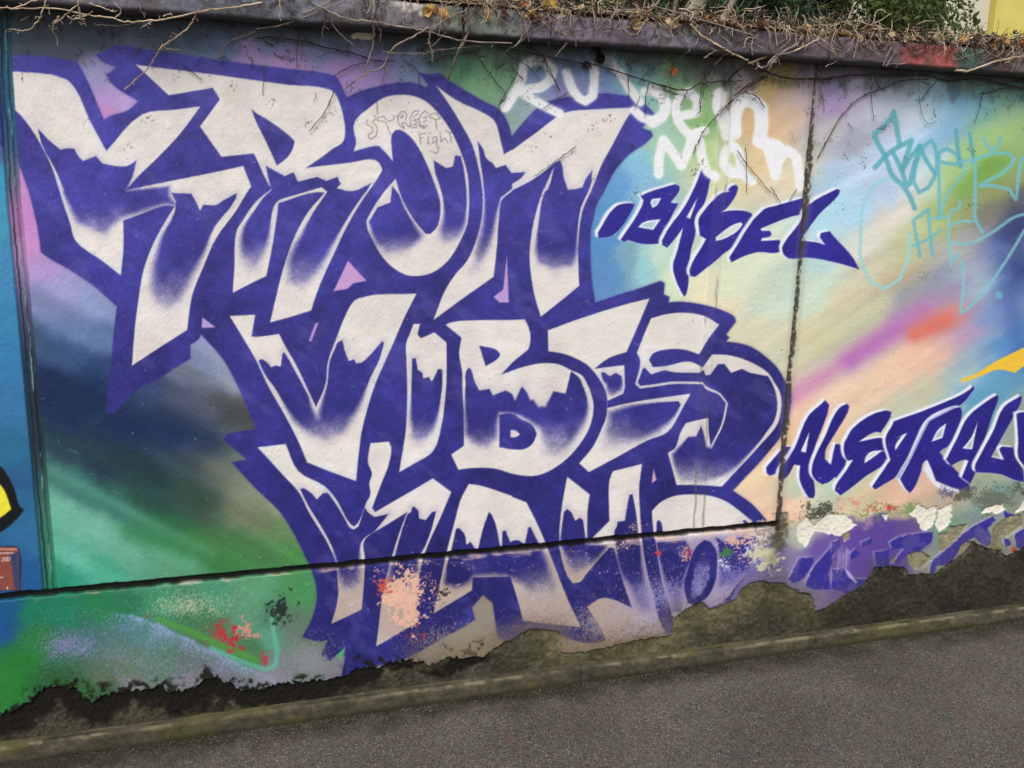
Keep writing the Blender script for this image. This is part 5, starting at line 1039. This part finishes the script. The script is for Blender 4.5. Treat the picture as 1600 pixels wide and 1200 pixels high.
# traced stems: outline and thickness in image pixels, material, stand-off at start and end
STEMS = [
 ('X1: 1340,295 1335,330 1290,375 1150,440 1000,490 900,525', 5.5, M_TAN, .10, .06), ('X1: 900,525 830,575 740,660 690,720', 3, M_DRK, .05, .012), ('X1: 980,520 990,555 1060,550 1130,490 1145,450', 3.5, M_GRY, .07, .10),
 ('X1: 420,200 480,270 570,330 690,400 790,455 900,500', 4, M_TAN, .11, .08), ('X1: 600,240 570,310', 3, M_TAN, .11, .10), ('X1: 300,530 370,450 420,425', 2, M_GRY, .02, .10), ('X1: 540,480 600,440 640,420', 3, M_GRY, .08, .10), ('X1: 620,540 700,460 740,445', 3.4, M_GRY, .03, .09),
 ('X1: 1280,430 1400,370 1490,320', 3, M_TAN, .10, .105), ('X1: 860,400 890,320 920,290 Z8: 0,-560', 3, M_GRY, .10, .10), ('X1: 940,460 930,360 960,310 990,295', 3, M_GRY, .10, .105),
 ('X1: 900,540 1060,600 1180,640 1300,655 1600,660 a4: 330,492 560,468 720,465 850,466 1000,470 1100,500 1300,490 1450,520 1600,560', 3.6, M_DRK, .03, .012),
 ('a4: 310,990 390,840 480,700 600,600 740,545 850,500 1000,495', 2.0, M_DRK, .008, .012), ('a4: 1600,545 1530,545 1450,555 1380,580 1320,585', 3.0, M_DRK, .03, .02),
 ('a4: 1170,440 1270,435 1400,390 1560,355 1640,350', 4, M_TAN, .10, .10), ('a4: 720,410 770,290', 3, M_GRY, .10, .12), ('a4: 740,415 815,290', 2.5, M_GRY, .10, .12), ('a4: 730,410 860,395', 2.2, M_GRY, .10, .10),
 ('a4: 480,150 510,100 520,20', 2.4, M_TAN, .05, -.02), ('a4: 650,480 650,600 660,760', 1.3, M_DRK, .01, .008), ('a4: 1350,560 1320,680 1290,770', 1.4, M_DRK, .01, .01), ('a4: 1050,515 1000,570 945,630', 1.6, M_DRK, .012, .01), ('a4: 945,600 960,710 990,765 1040,770', 1.1, M_DRK, .01, .008),
 ('a4: 320,540 345,610 350,700', 1.2, M_DRK, .01, .008), ('a4: 0,440 60,350 170,280 210,230', 4.5, M_GRY, .08, .11), ('a4: 0,400 50,350 160,320', 3, M_GRY, .09, .10), ('a4: 450,370 360,420', 2, M_GRY, .08, .10),
 ('Z7: 0,-40 300,20 700,95 900,130 1200,215 1440,295 1600,345 Z8: 100,250 240,290', 2.6, M_DRK, .02, .012), ('Z8: 0,180 200,235 330,250 460,190 600,170 700,165 860,160', 2.6, M_DRK, .012, .02),
 ('Z8: 1110,105 1000,150 860,240 740,370 620,500 500,630 440,740 390,860', 2.3, M_DRK, .02, .008), ('Z8: 1080,120 980,190 880,235 760,360 640,450 600,520', 1.8, M_DRK, .018, .01), ('Z8: 880,265 960,290 1020,330 1080,420', 2.0, M_DRK, .015, .008), ('Z8: 810,830 900,960 1020,1100 1130,1240', 1.6, M_DRK, .01, .006), ('Z8: 890,800 905,1060 900,1240', 1.4, M_DRK, .01, .006),
 ('Z8: 520,60 480,200 455,350 460,430 415,500', 1.6, M_DRK, .02, .008), ('Z8: 720,180 780,90 880,20 900,0', 3, M_DRK, .02, .06), ('Z8: 900,30 1090,80 1200,120 1400,145 1600,150', 3.4, M_DRK, .05, .02), ('Z8: 570,30 510,130 380,230', 1.8, M_DRK, .04, .012), ('Z8: 330,260 290,340 265,400', 1.5, M_DRK, .012, .008),
 ('Z7: 180,0 180,180', 1.2, M_DRK, .03, .01), ('Z7: 420,50 480,200 540,300 585,380', 1.6, M_DRK, .03, .01), ('Z7: 40,0 180,90 280,150 390,280', 1.5, M_DRK, .03, .01), ('Z7: 0,520 60,400 180,200', 1.6, M_DRK, .01, .012), ('Z7: 170,215 240,285', 1.4, M_DRK, .012, .01), ('Z7: 660,400 540,470 410,560', 1.4, M_DRK, .01, .008), ('Z7: 740,915 600,1020 540,1060 440,1130 340,1195', 1.5, M_DRK, .008, .006), ('Z7: 1240,220 1250,460', 1.6, M_DRK, .012, .008), ('Z7: 1440,300 1410,440 1405,620', 1.6, M_DRK, .012, .008), ('Z7: 1345,300 1440,190 1560,100', 1.4, M_DRK, .01, .03),
 ('a2: 0,180 160,155 300,110 420,60 560,0', 2.0, M_GRY, .06, .12), ('a2: 360,20 520,100 640,130 760,140 900,165 1000,180 1130,212 1300,255 1600,270', 3.2, M_GRY, .11, .10), ('a2: 1080,170 990,225 900,270 830,340 800,410 690,455 600,520 550,560', 3, M_GRY, .11, .015), ('a2: 800,410 805,460 780,530', 2.2, M_GRY, .02, .012),
 ('a2: 730,130 735,200 725,300 690,420 670,470', 2.4, M_GRY, .11, .03), ('a2: 1330,60 1335,190 1260,320 1220,420 1190,520', 2.2, M_GRY, .12, .01), ('a2: 1090,190 1085,260 1100,350 1105,390', 2.4, M_TAN, .11, .05), ('a2: 430,60 480,160 570,250 640,310 680,340', 2.0, M_GRY, .11, .03), ('a2: 47,410 45,600', 1.2, M_DRK, .012, .006),
 ('a2: 1370,330 1430,420 1490,500 1560,590 1520,660 1500,720', 1.5, M_DRK, .01, .008), ('a2: 485,570 430,700 330,820', 1.7, M_DRK, .008, .006), ('a2: 790,320 930,335 1080,325 1200,305 1400,290', 2.0, M_GRY, .06, .05), ('a2: 150,0 155,130', 2, M_TAN, .12, .11), ('a2: 430,100 415,230', 2, M_GRY, .11, .06), ('a2: 290,130 260,270 255,420', 1.4, M_DRK, .03, .01), ('a2: 780,180 775,280', 1.8, M_GRY, .11, .06), ('a2: 1190,200 1100,290 1000,390', 1.6, M_GRY, .10, .03), ('a2: 0,240 130,235 300,260 450,300 600,330 740,375 870,380', 2.6, M_DRK, .02, .012), ('a2: 920,375 1010,440 1020,530', 1.6, M_DRK, .012, .008), ('a2: 490,475 600,410 690,390', 1.6, M_DRK, .01, .01), ('a2: 1080,390 1200,350 1320,330 1400,315', 1.8, M_DRK, .012, .015),
 ('a1: 1640,15 1450,45 1230,75 1030,120 920,130 800,135 680,110 560,95 300,48 100,55 -40,50', 2.6, M_TAN, .11, .09), ('a1: 1230,70 1215,110 1190,150 1130,215 1020,280 985,330 920,430 780,555', 2.0, M_TAN, .11, .008), ('a1: 1010,270 1040,300 1120,310', 1.4, M_TAN, .03, .02), ('a1: 290,-10 260,90 230,140 180,185 120,190 70,178', 2.0, M_TAN, .12, .05), ('a1: 490,-10 500,80 520,130 540,165', 2.4, M_TAN, .12, .08), ('a1: 370,100 335,150 330,190 350,230 365,290', 2.0, M_TAN, .09, .03), ('a1: 345,145 430,80 530,-5', 2.2, M_TAN, .06, .12), ('a1: 720,110 760,70 700,0', 1.8, M_TAN, .10, .12),
 ('a1: 1600,200 1520,225 1440,260 1400,310 1380,385', 2.6, M_GRY, .02, .008), ('a1: 500,360 540,410', 1.5, M_TAN, .02, .006), ('a1: 560,20 650,50 720,75', 1.8, M_TAN, .1, .1), ('a1: 80,55 200,10 300,-10', 1.8, M_TAN, .1, .12), ('a1: 420,100 470,120 580,70', 1.8, M_TAN, .1, .1), ('a1: 870,30 905,110', 1.4, M_GRY, .1, .09), ('a1: 950,130 880,180', 1.4, M_TAN, .09, .06), ('a1: 590,150 700,160 830,150 950,140', 1.3, M_GRY, .05, .05), ('a1: 130,130 180,100', 1.2, M_GRY, .06, .06), ('a1: 1020,105 1060,85 1080,95', 1.6, M_TAN, .1, .1), ('a1: 780,560 860,490', 1.4, M_TAN, .008, .01), ('a1: 1140,400 1260,500', 1.4, M_DRK, .008, .006),
 ('a3: 150,190 200,350 260,480 300,570', 1.6, M_DRK, .06, .008), ('a3: 380,130 400,290', 2.2, M_GRY, .11, .08), ('a3: 245,180 230,290 200,370 170,385', 1.8, M_DRK, .1, .03), ('a3: 110,110 90,190 20,290', 3, M_GRY, .11, .09), ('a3: 350,265 270,350', 2, M_GRY, .08, .05), ('a3: 690,170 740,220 790,200 850,110', 3, M_GRY, .11, .11), ('a3: 0,420 40,470 70,500', 1.5, M_DRK, .01, .008), ('a3: 1200,440 1210,520 1180,640 1170,710', 1.4, M_DRK, .015, .008), ('a3: 1600,480 1500,530 1430,590', 1.6, M_DRK, .02, .01),
 ('b4: 20,-30 60,40 100,130', 1.5, M_DRK, .008, .005), ('b4: 180,-20 130,60', 1.2, M_DRK, .008, .005), ('X3: 165,150 160,270 90,410 40,560 0,660', 3, M_GRY, .11, .012), ('X3: 690,170 640,310 570,370 480,430 410,520', 3.2, M_GRY, .12, .015), ('X3: 990,350 900,470', 2.2, M_GRY, .10, .05),
]
for s_, wd, mt, o0, o1 in STEMS:
    p = pts(s_); n = len(p); L = np.linspace(0, 1, n)
    q = [at(a, b, -(o0 + (o1 - o0) * t)) for (a, b), t in zip(p, L)]
    P3 = spline3(q, 5)
    P3[1:-1] += rng.normal(0, .0012, (len(P3) - 2, 3))
    P3[:, 1] = np.minimum(P3[:, 1], -.006)
    r = wd * .5 * .00165
    tb = Tubes(); tb.add(P3, r * 1.1, r * .75, 6)
    # short spurs and buds
    for k in range(1, len(P3) - 1):
        if rng.random() < .24:
            d = rng.normal(0, 1, 3); d[1] = abs(d[1]) * -.3; d /= np.linalg.norm(d)
            l = rng.uniform(.003, .016) * (1 if rng.random() < .85 else 2)
            e_ = P3[k] + d * l; mid = P3[k] + d * l * .5 + rng.normal(0, .003, 3)
            e_[1] = min(e_[1], -.005); mid[1] = min(mid[1], -.005)
            tb.add([P3[k], mid, e_], r * .38, r * .25, 4)
            if rng.random() < .6: tb.add([e_ - d * .0012, e_, e_ + d * .0016], r * .9, r * .5, 5)
    o = tb.build('stem', mt, vine)
# the heap of twigs lying on the coping
for mt, n, sd_, lo_, hi_ in ((M_TAN, 1300, 1, .0006, .0021), (M_GRY, 500, 2, .0005, .0018), (M_DRK, 1300, 3, .0007, .0026)):
    tb = Tubes()
    for i in range(n):
        x = rng.uniform(-1.1, 3.9) if rng.random() < .35 else rng.uniform(.2, 3.9)
        y = -.09 + .22 * rng.random() ** 1.6; heap = .008 + .022 * fbm(np.array(x * 2.2), np.array(.3), 3, 160) + .014 * sstep(.3, 2.2, x)
        z = 2.180 + rng.random() ** 1.7 * heap * 1.7
        a = rng.choice([0, math.pi]) + rng.normal(0, .6); el = rng.normal(0, .2)
        l = rng.uniform(.003, .013); m = rng.integers(4, 13); p = [(x, y, z)]
        curl = rng.normal(0, .3); cel = rng.normal(0, .12)
        for k in range(m):
            a += curl + rng.normal(0, .18); el += cel + rng.normal(0, .18); el = max(-1.3, min(1.3, el))
            x += math.cos(a) * math.cos(el) * l; y += math.sin(a) * math.cos(el) * l; z += math.sin(el) * l
            if y > -.098: z = max(z, 2.181)
            else: el -= .22; y = max(y, -.125)
            if z > 2.18 + heap * 2.6: el -= .5
            p.append((x, y, z))
        r = rng.uniform(lo_, hi_); tb.add(p, r, r * .6, 4)
    for i in range(n // 5):          # ends that droop over the coping edge
        x = rng.uniform(-.9, 3.8) if rng.random() < .3 else rng.uniform(.6, 3.8); p = [(x, -.05, 2.186 + rng.uniform(0, .015)), (x + rng.normal(0, .01), -.088, 2.188 + rng.uniform(0, .012)), (x + rng.normal(0, .015), -.098, 2.178)]
        q_ = p[-1]; dx = rng.normal(0, .5)
        for k in range(rng.integers(2, 9)):
            dx += rng.normal(0, .5); q_ = (q_[0] + dx * .009, min(-.094, q_[1] + rng.normal(0, .003)), q_[2] - rng.uniform(.003, .011)); p.append(q_)
        r = rng.uniform(lo_, hi_) * .75; tb.add(p, r, r * .5, 4)
    o = tb.build('twig_tangle', mt, vine); tag(o, kind='stuff')

tb = Tubes()
for i in range(520):
    px = rng.uniform(0, 1640); base_ = np.interp(px, [0, 250, 800, 1600], [-6, 14, 60, 112])
    py = base_ - 28 + rng.exponential(34) if px > 350 else base_ + rng.exponential(22)
    if py > base_ + 230: continue
    on_cop = py < base_ - 2
    Y_ = -.0945 if on_cop else -.0055
    a_ = rng.uniform(0, 6.28); p = [np.array((px, py))]; l_ = rng.uniform(1.2, 4.5)
    for k in range(rng.integers(2, 7)): a_ += rng.normal(0, .6); p.append(p[-1] + l_ * np.array((math.cos(a_), math.sin(a_))))
    if on_cop and max(q_[1] for q_ in p) > base_ - 1: continue
    if not on_cop and min(q_[1] for q_ in p) < base_ + 6: continue
    P3 = np.array([at(q_[0], q_[1], Y_ - rng.uniform(0, .002)) for q_ in p]); r = rng.uniform(.0005, .0014)
    tb.add(P3, r, r * .5, 4)
    if rng.random() < .5: tb.add([P3[-1], P3[-1] + (.001, -.001, .001), P3[-1] + (.002, -.001, 0)], r * 1.8, r, 5)
o = tb.build('twig_tangle', M_DRK, vine); tag(o, kind='stuff')
# crumbled leaf litter and soil under the twigs
LIT = noise_mat('leaf_litter', lin('#4a3a2a'), lin('#9a7c58'), scale=70, rough=.95, bump=.8, bump_scale=160, c3=lin('#2c231a'), scale3=40)
xl = np.linspace(-1.3, 4.2, 1500); yl = np.linspace(-.088, .27, 40); XL, YL = np.meshgrid(xl, yl)
hl = (.004 + .022 * fbm(XL * 5, YL * 8, 3, 170) * sstep(-.092, -.03, YL) + .012 * (fbm(XL * 60, YL * 60, 3, 171) - .35)) * (.35 + .75 * sstep(.2, 1.2, XL))
kk = np.arange(XL.size).reshape(XL.shape); q = np.stack([kk[:-1, :-1], kk[:-1, 1:], kk[1:, 1:], kk[1:, :-1]], -1).reshape(-1, 4)
o = mesh('leaf_litter', np.stack([XL, YL + (fbm(XL * 25, YL * 5, 3, 172) - .5) * .02, 2.178 + np.maximum(hl, -.004)], -1).reshape(-1, 3), q, LIT)
tag(o, 'brown crumbled leaf litter lying along the top of the coping', 'leaf litter', kind='stuff')

# ------------------------------------------------------------------ dry leaves caught in the twigs
LM = [leaf_mat('dry_leaf_' + n, lin(a), lin(b), .25) for n, a, b in (('ochre', '#b98a4a', '#d8b070'), ('orange', '#b8622c', '#d88c48'), ('brown', '#5e4230', '#866248'), ('straw', '#b39a72', '#d2bd92'), ('yellow', '#cf9f34', '#e8c050'))]
def leaf_mesh(name, mat, bend):
    v = []; f = []
    nx, ny = 5, 7
    for j in range(ny):
        t = j / (ny - 1); wdt = .46 * math.sin(math.pi * (.06 + .9 * t ** .85)) + .02
        for i in range(nx):
            s2 = (i / (nx - 1) - .5) * 2
            rag = 1 + .16 * math.sin(7 * t * math.pi + s2)
            v.append((s2 * wdt * rag, t - .5 + .06 * abs(s2), bend * (s2 * s2 * .34) + bend * .5 * (t - .5) ** 2 + .05 * math.sin(5 * t + s2 * 3)))
    for j in range(ny - 1):
        for i in range(nx - 1): a = j * nx + i; f.append((a, a + 1, a + nx + 1, a + nx))
    me = bpy.data.meshes.new(name); me.from_pydata(v, [], f); me.materials.append(mat)
    for p in me.polygons: p.use_smooth = True
    return me
LMS = [leaf_mesh('dry_leaf', m, b) for m, b in zip(LM, (.9, .7, 1.4, 1.0, .5))]
def leaf(px, py, Y, size, k, rot, label, group=None):
    o = bpy.data.objects.new('dry_leaf', LMS[k]); o.location = at(px, py, Y); o.scale = (size, size, size); o.rotation_euler = rot
    link(o); return tag(o, label, 'leaf', group)
R_ = math.radians
leaf(855, 12, -.03, .062, 4, (R_(80), R_(12), R_(20)), 'large upright yellow leaf standing in the twigs above the white writing')
leaf(815, 16, -.05, .05, 1, (R_(40), R_(60), R_(70)), 'curled orange leaf lying left of the upright yellow leaf')
leaf(1008, 28, -.05, .042, 1, (R_(85), R_(20), R_(-10)), 'orange brown leaf left of the leaning grey trunk')
leaf(1083, 36, -.06, .036, 3, (R_(70), R_(-30), R_(15)), 'pale straw leaf at the foot of the thick grey trunk')
leaf(1103, 35, -.06, .040, 1, (R_(75), R_(25), R_(60)), 'bright orange leaf beside the thin grey trunk')
leaf(1562, 68, -.06, .055, 0, (R_(50), R_(50), R_(50)), 'large curled ochre leaf near the right end of the coping')
leaf(1597, 72, -.06, .045, 1, (R_(60), R_(20), R_(100)), 'orange leaf at the right edge of the picture on the coping')
leaf(1051, 112, -.02, .030, 1, (R_(78), R_(40), R_(10)), 'single red brown leaf hanging in front of the green paint')
leaf(1320, 60, -.07, .04, 0, (R_(30), R_(10), R_(70)), 'ochre leaf lying over the coping joint')
leaf(905, 22, -.05, .045, 3, (R_(70), R_(15), R_(80)), 'straw leaf right of the upright yellow leaf')
for i in range(140):
    px = rng.uniform(600, 1630); py = np.interp(px, [400, 1000, 1600], [8, 43, 80]) - rng.uniform(4, 14)
    leaf(px, py, rng.uniform(-.10, -.01), rng.uniform(.016, .040), int(rng.choice([0, 2, 2, 2, 2, 3, 3, 3, 0])), tuple(rng.uniform(0, 6.28, 3)), 'small curled dry leaf caught among the twigs on the coping', 'small dry leaves on the coping')
# black shrivelled leaves
MB = leaf_mat('black_leaf', lin('#1a1614'), lin('#2c2624'), .1); BLM = leaf_mesh('shrivelled_leaf', MB, 1.6)
for px, py, sz in ((918, 96, .03), (934, 88, .032), (930, 78, .024), (940, 92, .026)):
    o = bpy.data.objects.new('shrivelled_leaf', BLM); o.location = at(px, py, -.02); o.scale = (sz,) * 3; o.rotation_euler = tuple(rng.uniform(0, 6.28, 3)); link(o)
    tag(o, 'black shrivelled leaf in the small cluster above the letter U', 'leaf', 'black shrivelled leaves')

# ------------------------------------------------------------------ garden behind the wall
BARK = noise_mat('grey_bark', lin('#6e6656'), lin('#a39a84'), scale=18, rough=.9, bump=.5, bump_scale=60, c3=lin('#5c5a44'))
DBARK = noise_mat('dark_bark', lin('#3a3026'), lin('#5c4c3c'), scale=18, rough=.9, bump=.5, bump_scale=60)
GZ0 = 1.95
def bare_tree(px0, py0, px1, py1, Y, wpx, H, label):
    a = at(px0, py0, Y); b = at(px1, py1, Y); d = (b - a).normalized(); base = a - d * ((a.z - GZ0) / d.z)
    r = wpx * .5 * (a - cam_o.matrix_world.translation).length / FPX
    root = empty('tree', base, label, 'tree', 'bare trees behind the wall')
    top = base + d * H
    P = spline3([base, base.lerp(top, .3) + Vector(rng.normal(0, .02, 3)), base.lerp(top, .65) + Vector(rng.normal(0, .08, 3)), top], 8)
    tb = Tubes(); tb.add(P, r * 1.15, r * .25, 9); tb.build('trunk', BARK, root)
    for k in range(9):
        j = rng.integers(len(P) // 2, len(P) - 2); dd = Vector(rng.normal(0, 1, 3)); dd.z = abs(dd.z) * .8 + .3; dd.normalize(); l = rng.uniform(.5, 1.3)
        tb = Tubes(); q = [P[j], P[j] + np.array(dd) * l * .5 + rng.normal(0, .05, 3), P[j] + np.array(dd) * l]
        Q = spline3(q, 5); tb.add(Q, r * .3, r * .08, 5)
        for m_ in range(6):
            jj = rng.integers(3, len(Q) - 1); e_ = np.array(dd) + rng.normal(0, .6, 3); tb.add([Q[jj], Q[jj] + e_ * .2, Q[jj] + e_ * .4 + (0, 0, .05)], r * .1, r * .04, 4)
        tb.build('branch', BARK, root)
bare_tree(1062, 38, 1096, -6, .75, 25, 3.4, 'thick grey leaning trunk behind the coping')
bare_tree(1114, 44, 1140, -4, .60, 11, 2.8, 'thin pale leaning trunk right of the thick one')
bare_tree(1046, 32, 1054, -4, .90, 8, 2.6, 'slim grey trunk left of the thick one')

def foliage(name, n, cfn, size, mat, parent, aspect=.45, droop=0.0):
    """a crown: n leaf-sized folded blades spread through clumps"""
    c = cfn(n); m = len(c)
    d = rng.normal(0, 1, (m, 3)); d[:, 2] -= droop; d /= np.linalg.norm(d, axis=1, keepdims=True)
    s2 = np.cross(d, rng.normal(0, 1, (m, 3))); s2 /= np.linalg.norm(s2, axis=1, keepdims=True)
    up = np.cross(d, s2); L = size * rng.uniform(.6, 1.4, (m, 1)); W = L * aspect * .5
    v = np.stack([c - d * L * .5, c + s2 * W + up * W * .4, c + d * L * .5, c - s2 * W + up * W * .4], 1).reshape(-1, 3)
    b = np.arange(m)[:, None] * 4
    f = np.concatenate([b + np.array([[0, 1, 2]]), b + np.array([[0, 2, 3]])], 0)
    return mesh(name, v, f, mat, parent, False)
def clumps(cx_, cy_, cz_, rx, ry, rz, k, cr, cone=0.0):
    cc = []
    while len(cc) < k:
        p = rng.uniform(-1, 1, 3)
        if p @ p > 1: continue
        if cone:
            wz = 1 - cone * (p[2] * .5 + .5); p[0] *= wz; p[1] *= wz
        cc.append((cx_ + p[0] * rx, cy_ + p[1] * ry, cz_ + p[2] * rz))
    cc = np.array(cc); rr = rng.uniform(.5, 1.2, k) * cr
    def fn(n):
        i = rng.integers(0, k, n); d = rng.normal(0, 1, (n, 3)); d /= np.linalg.norm(d, axis=1, keepdims=True)
        return cc[i] + d * (rng.random((n, 1)) ** .45) * rr[i][:, None]
    return fn, cc
G_DARK = leaf_mat('needles_dark', (.030, .066, .026), (.08, .14, .055), .2)
G_BLK = leaf_mat('needles_black', (.010, .018, .009), (.022, .038, .018), .1)
G_MID = leaf_mat('leaves_mid', (.055, .11, .022), (.15, .23, .05), .35)
G_LITE = leaf_mat('leaves_light', (.10, .17, .05), (.26, .34, .13), .35)
G_OLV = leaf_mat('leaves_olive', (.055, .085, .020), (.14, .19, .05), .25)
def tree(name, px, Y, rx, ry, h, n, k, cr, size, mat, label, cat='tree', cone=0.0, z0=GZ0, group=None, aspect=.45, droop=0.0):
    p = at(px, 20, Y); root = empty(name, (p.x, Y, z0), label, cat, group)
    fn, cc = clumps(p.x, Y, z0 + h * .52, rx, ry, h * .5, k, cr, cone)
    tb = Tubes(); tb.add(spline3([(p.x, Y, z0 - .05), (p.x + .03, Y, z0 + h * .4), (p.x, Y + .02, z0 + h * .85)], 6), .05 + .012 * h, .015, 8); tb.build('trunk', DBARK, root)
    for c in cc[:10]:
        zb = max(z0 + .1, min(z0 + h * .8, c[2] - .3)); tb = Tubes(); tb.add(spline3([(p.x, Y, zb), ((p.x + c[0]) / 2, (Y + c[1]) / 2, (zb + c[2]) / 2 + .05), c], 4), .02, .006, 5); tb.build('branch', DBARK, root)
    foliage('crown', n, fn, size, mat, root, aspect, droop)
    return root
def top(px, py, Y): return at(px, py, Y).z - GZ0
tree('conifer_tree', 1200, 3.2, .42, .5, 3.4, 22000, 70, .20, .075, G_DARK, 'dark green conifer behind the thin trunks', cone=.2, aspect=.16, droop=.5)
tree('conifer_tree', 1305, 3.0, .40, .5, 3.2, 16000, 60, .20, .06, G_BLK, 'very dark conifer just behind the tallest twig heap', cone=.2, aspect=.16, droop=.4)
tree('shrub', 1395, 2.4, .36, .4, 2.4, 16000, 56, .16, .042, G_OLV, 'olive green shrub behind the purple part of the coping', 'shrub')
tree('shrub', 1462, 3.2, .20, .3, 2.4, 5500, 30, .16, .05, G_MID, 'bright green leafy shrub left of the yellow house', 'shrub', aspect=.6)
tree('shrub', 1500, 2.6, .16, .2, top(1500, 28, 2.6), 1500, 14, .13, .05, G_LITE, 'pale leaved shrub in front of the house wall', 'shrub', aspect=.7)
tree('hedge', 1590, 2.3, .62, .3, top(1590, 46, 2.3), 15000, 70, .11, .035, G_OLV, 'low clipped dark hedge under the yellow house', 'hedge')
tree('shrub', 985, 2.4, .34, .4, 2.3, 5000, 30, .18, .06, G_OLV, 'loose olive shrub behind the twigs left of the trunks', 'shrub', aspect=.3)
tree('conifer_tree', 880, 3.6, .8, .9, 3.6, 14000, 60, .26, .08, G_DARK, 'dark conifer behind the upright yellow leaf', cone=.4, aspect=.16)
tree('conifer_tree', 1075, 4.6, .8, .8, 4.8, 18000, 70, .28, .08, G_DARK, 'tall dark conifer behind the thick grey trunk', cone=.3, aspect=.16)
tree('shrub', 640, 2.6, .9, .5, 1.7, 9000, 30, .26, .05, G_OLV, 'brownish shrub behind the peeled white coping', 'shrub', aspect=.3)
tree('conifer_tree', 300, 4.2, 1.6, 1.0, 4.0, 18000, 70, .36, .09, G_DARK, 'dark conifer beyond the left end of the coping', cone=.4, aspect=.16)
tree('broadleaf_tree', 1180, 7.5, 1.6, 1.2, 6.5, 26000, 90, .45, .11, G_MID, 'tall leafy tree far behind the dark conifers', aspect=.6)
tree('broadleaf_tree', 700, 8.5, 3.0, 1.6, 6.0, 30000, 90, .6, .12, G_MID, 'tall leafy tree far behind the left conifers', aspect=.6)
# drooping larch boughs hanging in front of the house
lx = at(1660, 20, 3.4)
root = empty('larch_tree', (lx.x + .5, 3.4, GZ0), 'larch with drooping twigs hanging in front of the yellow house', 'tree')
tb = Tubes(); tb.add(spline3([(lx.x + .5, 3.4, GZ0 - .05), (lx.x + .48, 3.42, 4), (lx.x + .5, 3.4, 6.4)], 6), .11, .03, 9); tb.build('trunk', DBARK, root)
for b_ in range(5):
    zb = rng.uniform(3.45, 3.75) if b_ < 5 else rng.uniform(4, 5); ex = lx.x - rng.uniform(-.1, .85); ey = 3.4 - rng.uniform(.1, .8)
    Q = spline3([(lx.x + .5, 3.4, zb + .1), ((lx.x + .5 + ex) / 2, (3.4 + ey) / 2, zb + .2), (ex, ey, zb + .02)], 8)
    tb = Tubes(); tb.add(Q, .016, .005, 5); cs = []
    for t_ in range(6):
        p = Q[rng.integers(3, len(Q))]; l = rng.uniform(.12, .34)
        h_ = spline3([p, p + np.array((rng.normal(0, .02), rng.normal(0, .02), -l * .5)), p + np.array((rng.normal(0, .03), rng.normal(0, .03), -l))], 5)
        tb.add(h_, .004, .0015, 4)
        for k in range(26):
            q_ = h_[rng.integers(0, len(h_))]; cs.append(q_ + rng.normal(0, .012, 3))
    br = tb.build('bough', DBARK, root); cs = np.array(cs)
    o = foliage('needles', len(cs), lambda n: cs, .035, G_OLV, br, .14, .6)

# ------------------------------------------------------------------ the yellow house
YEL = noise_mat('yellow_render', (.62, .53, .12), (.70, .60, .16), scale=2, rough=.85, bump=.2, bump_scale=80)
CRM = noise_mat('cream_render', (.58, .54, .40), (.64, .60, .46), scale=2, rough=.85, bump=.2, bump_scale=80)
TILE = noise_mat('roof_tile', (.16, .06, .035), (.26, .11, .06), scale=12, rough=.85, bump=.4)
WHT = noise_mat('white_frame', (.72, .72, .70), (.80, .80, .78), scale=5, rough=.5, bump=.05)
GLS = noise_mat('window_glass', (.02, .025, .03), (.035, .04, .045), scale=2, rough=.08, bump=0, spec=.6)
hx = at(1555, 20, 10).x
house = empty('house', (hx + 3, 13, GZ0), 'yellow rendered house with a cream wing behind the hedge', 'house')
box('wall', hx, hx + 7, 10, 16, GZ0 - .2, 8.2, YEL, house)
box('wing', hx - 2.6, hx - .01, 10.12, 15.5, GZ0 - .2, 7.4, CRM, house)
rf = mesh('roof', [(hx - .4, 9.6, 8.2), (hx + 7.4, 9.6, 8.2), (hx + 7.4, 16.4, 8.2), (hx - .4, 16.4, 8.2), (hx + 1.2, 13, 10.4), (hx + 5.8, 13, 10.4)], [(0, 1, 5, 4), (1, 2, 5), (2, 3, 4, 5), (3, 0, 4), (0, 3, 2, 1)], TILE, house, False)
box('chimney', hx + 4.6, hx + 5.2, 13.3, 13.9, 9.4, 11.0, TILE, rf)
box('wing_roof', hx - 2.8, hx - .012, 9.92, 15.7, 7.402, 7.56, TILE, house)
for wx in (1.6, 3.4, 5.2):
    for wz in (3.0, 5.9):
        f_ = box('window', hx + wx, hx + wx + .95, 9.94, 9.998, wz, wz + 1.35, WHT, house)
        for sx_ in (.07, .51): 
            g_ = box('pane', hx + wx + sx_, hx + wx + sx_ + .37, 9.932, 9.939, wz + .08, wz + 1.27, GLS, f_)
print('scene built')
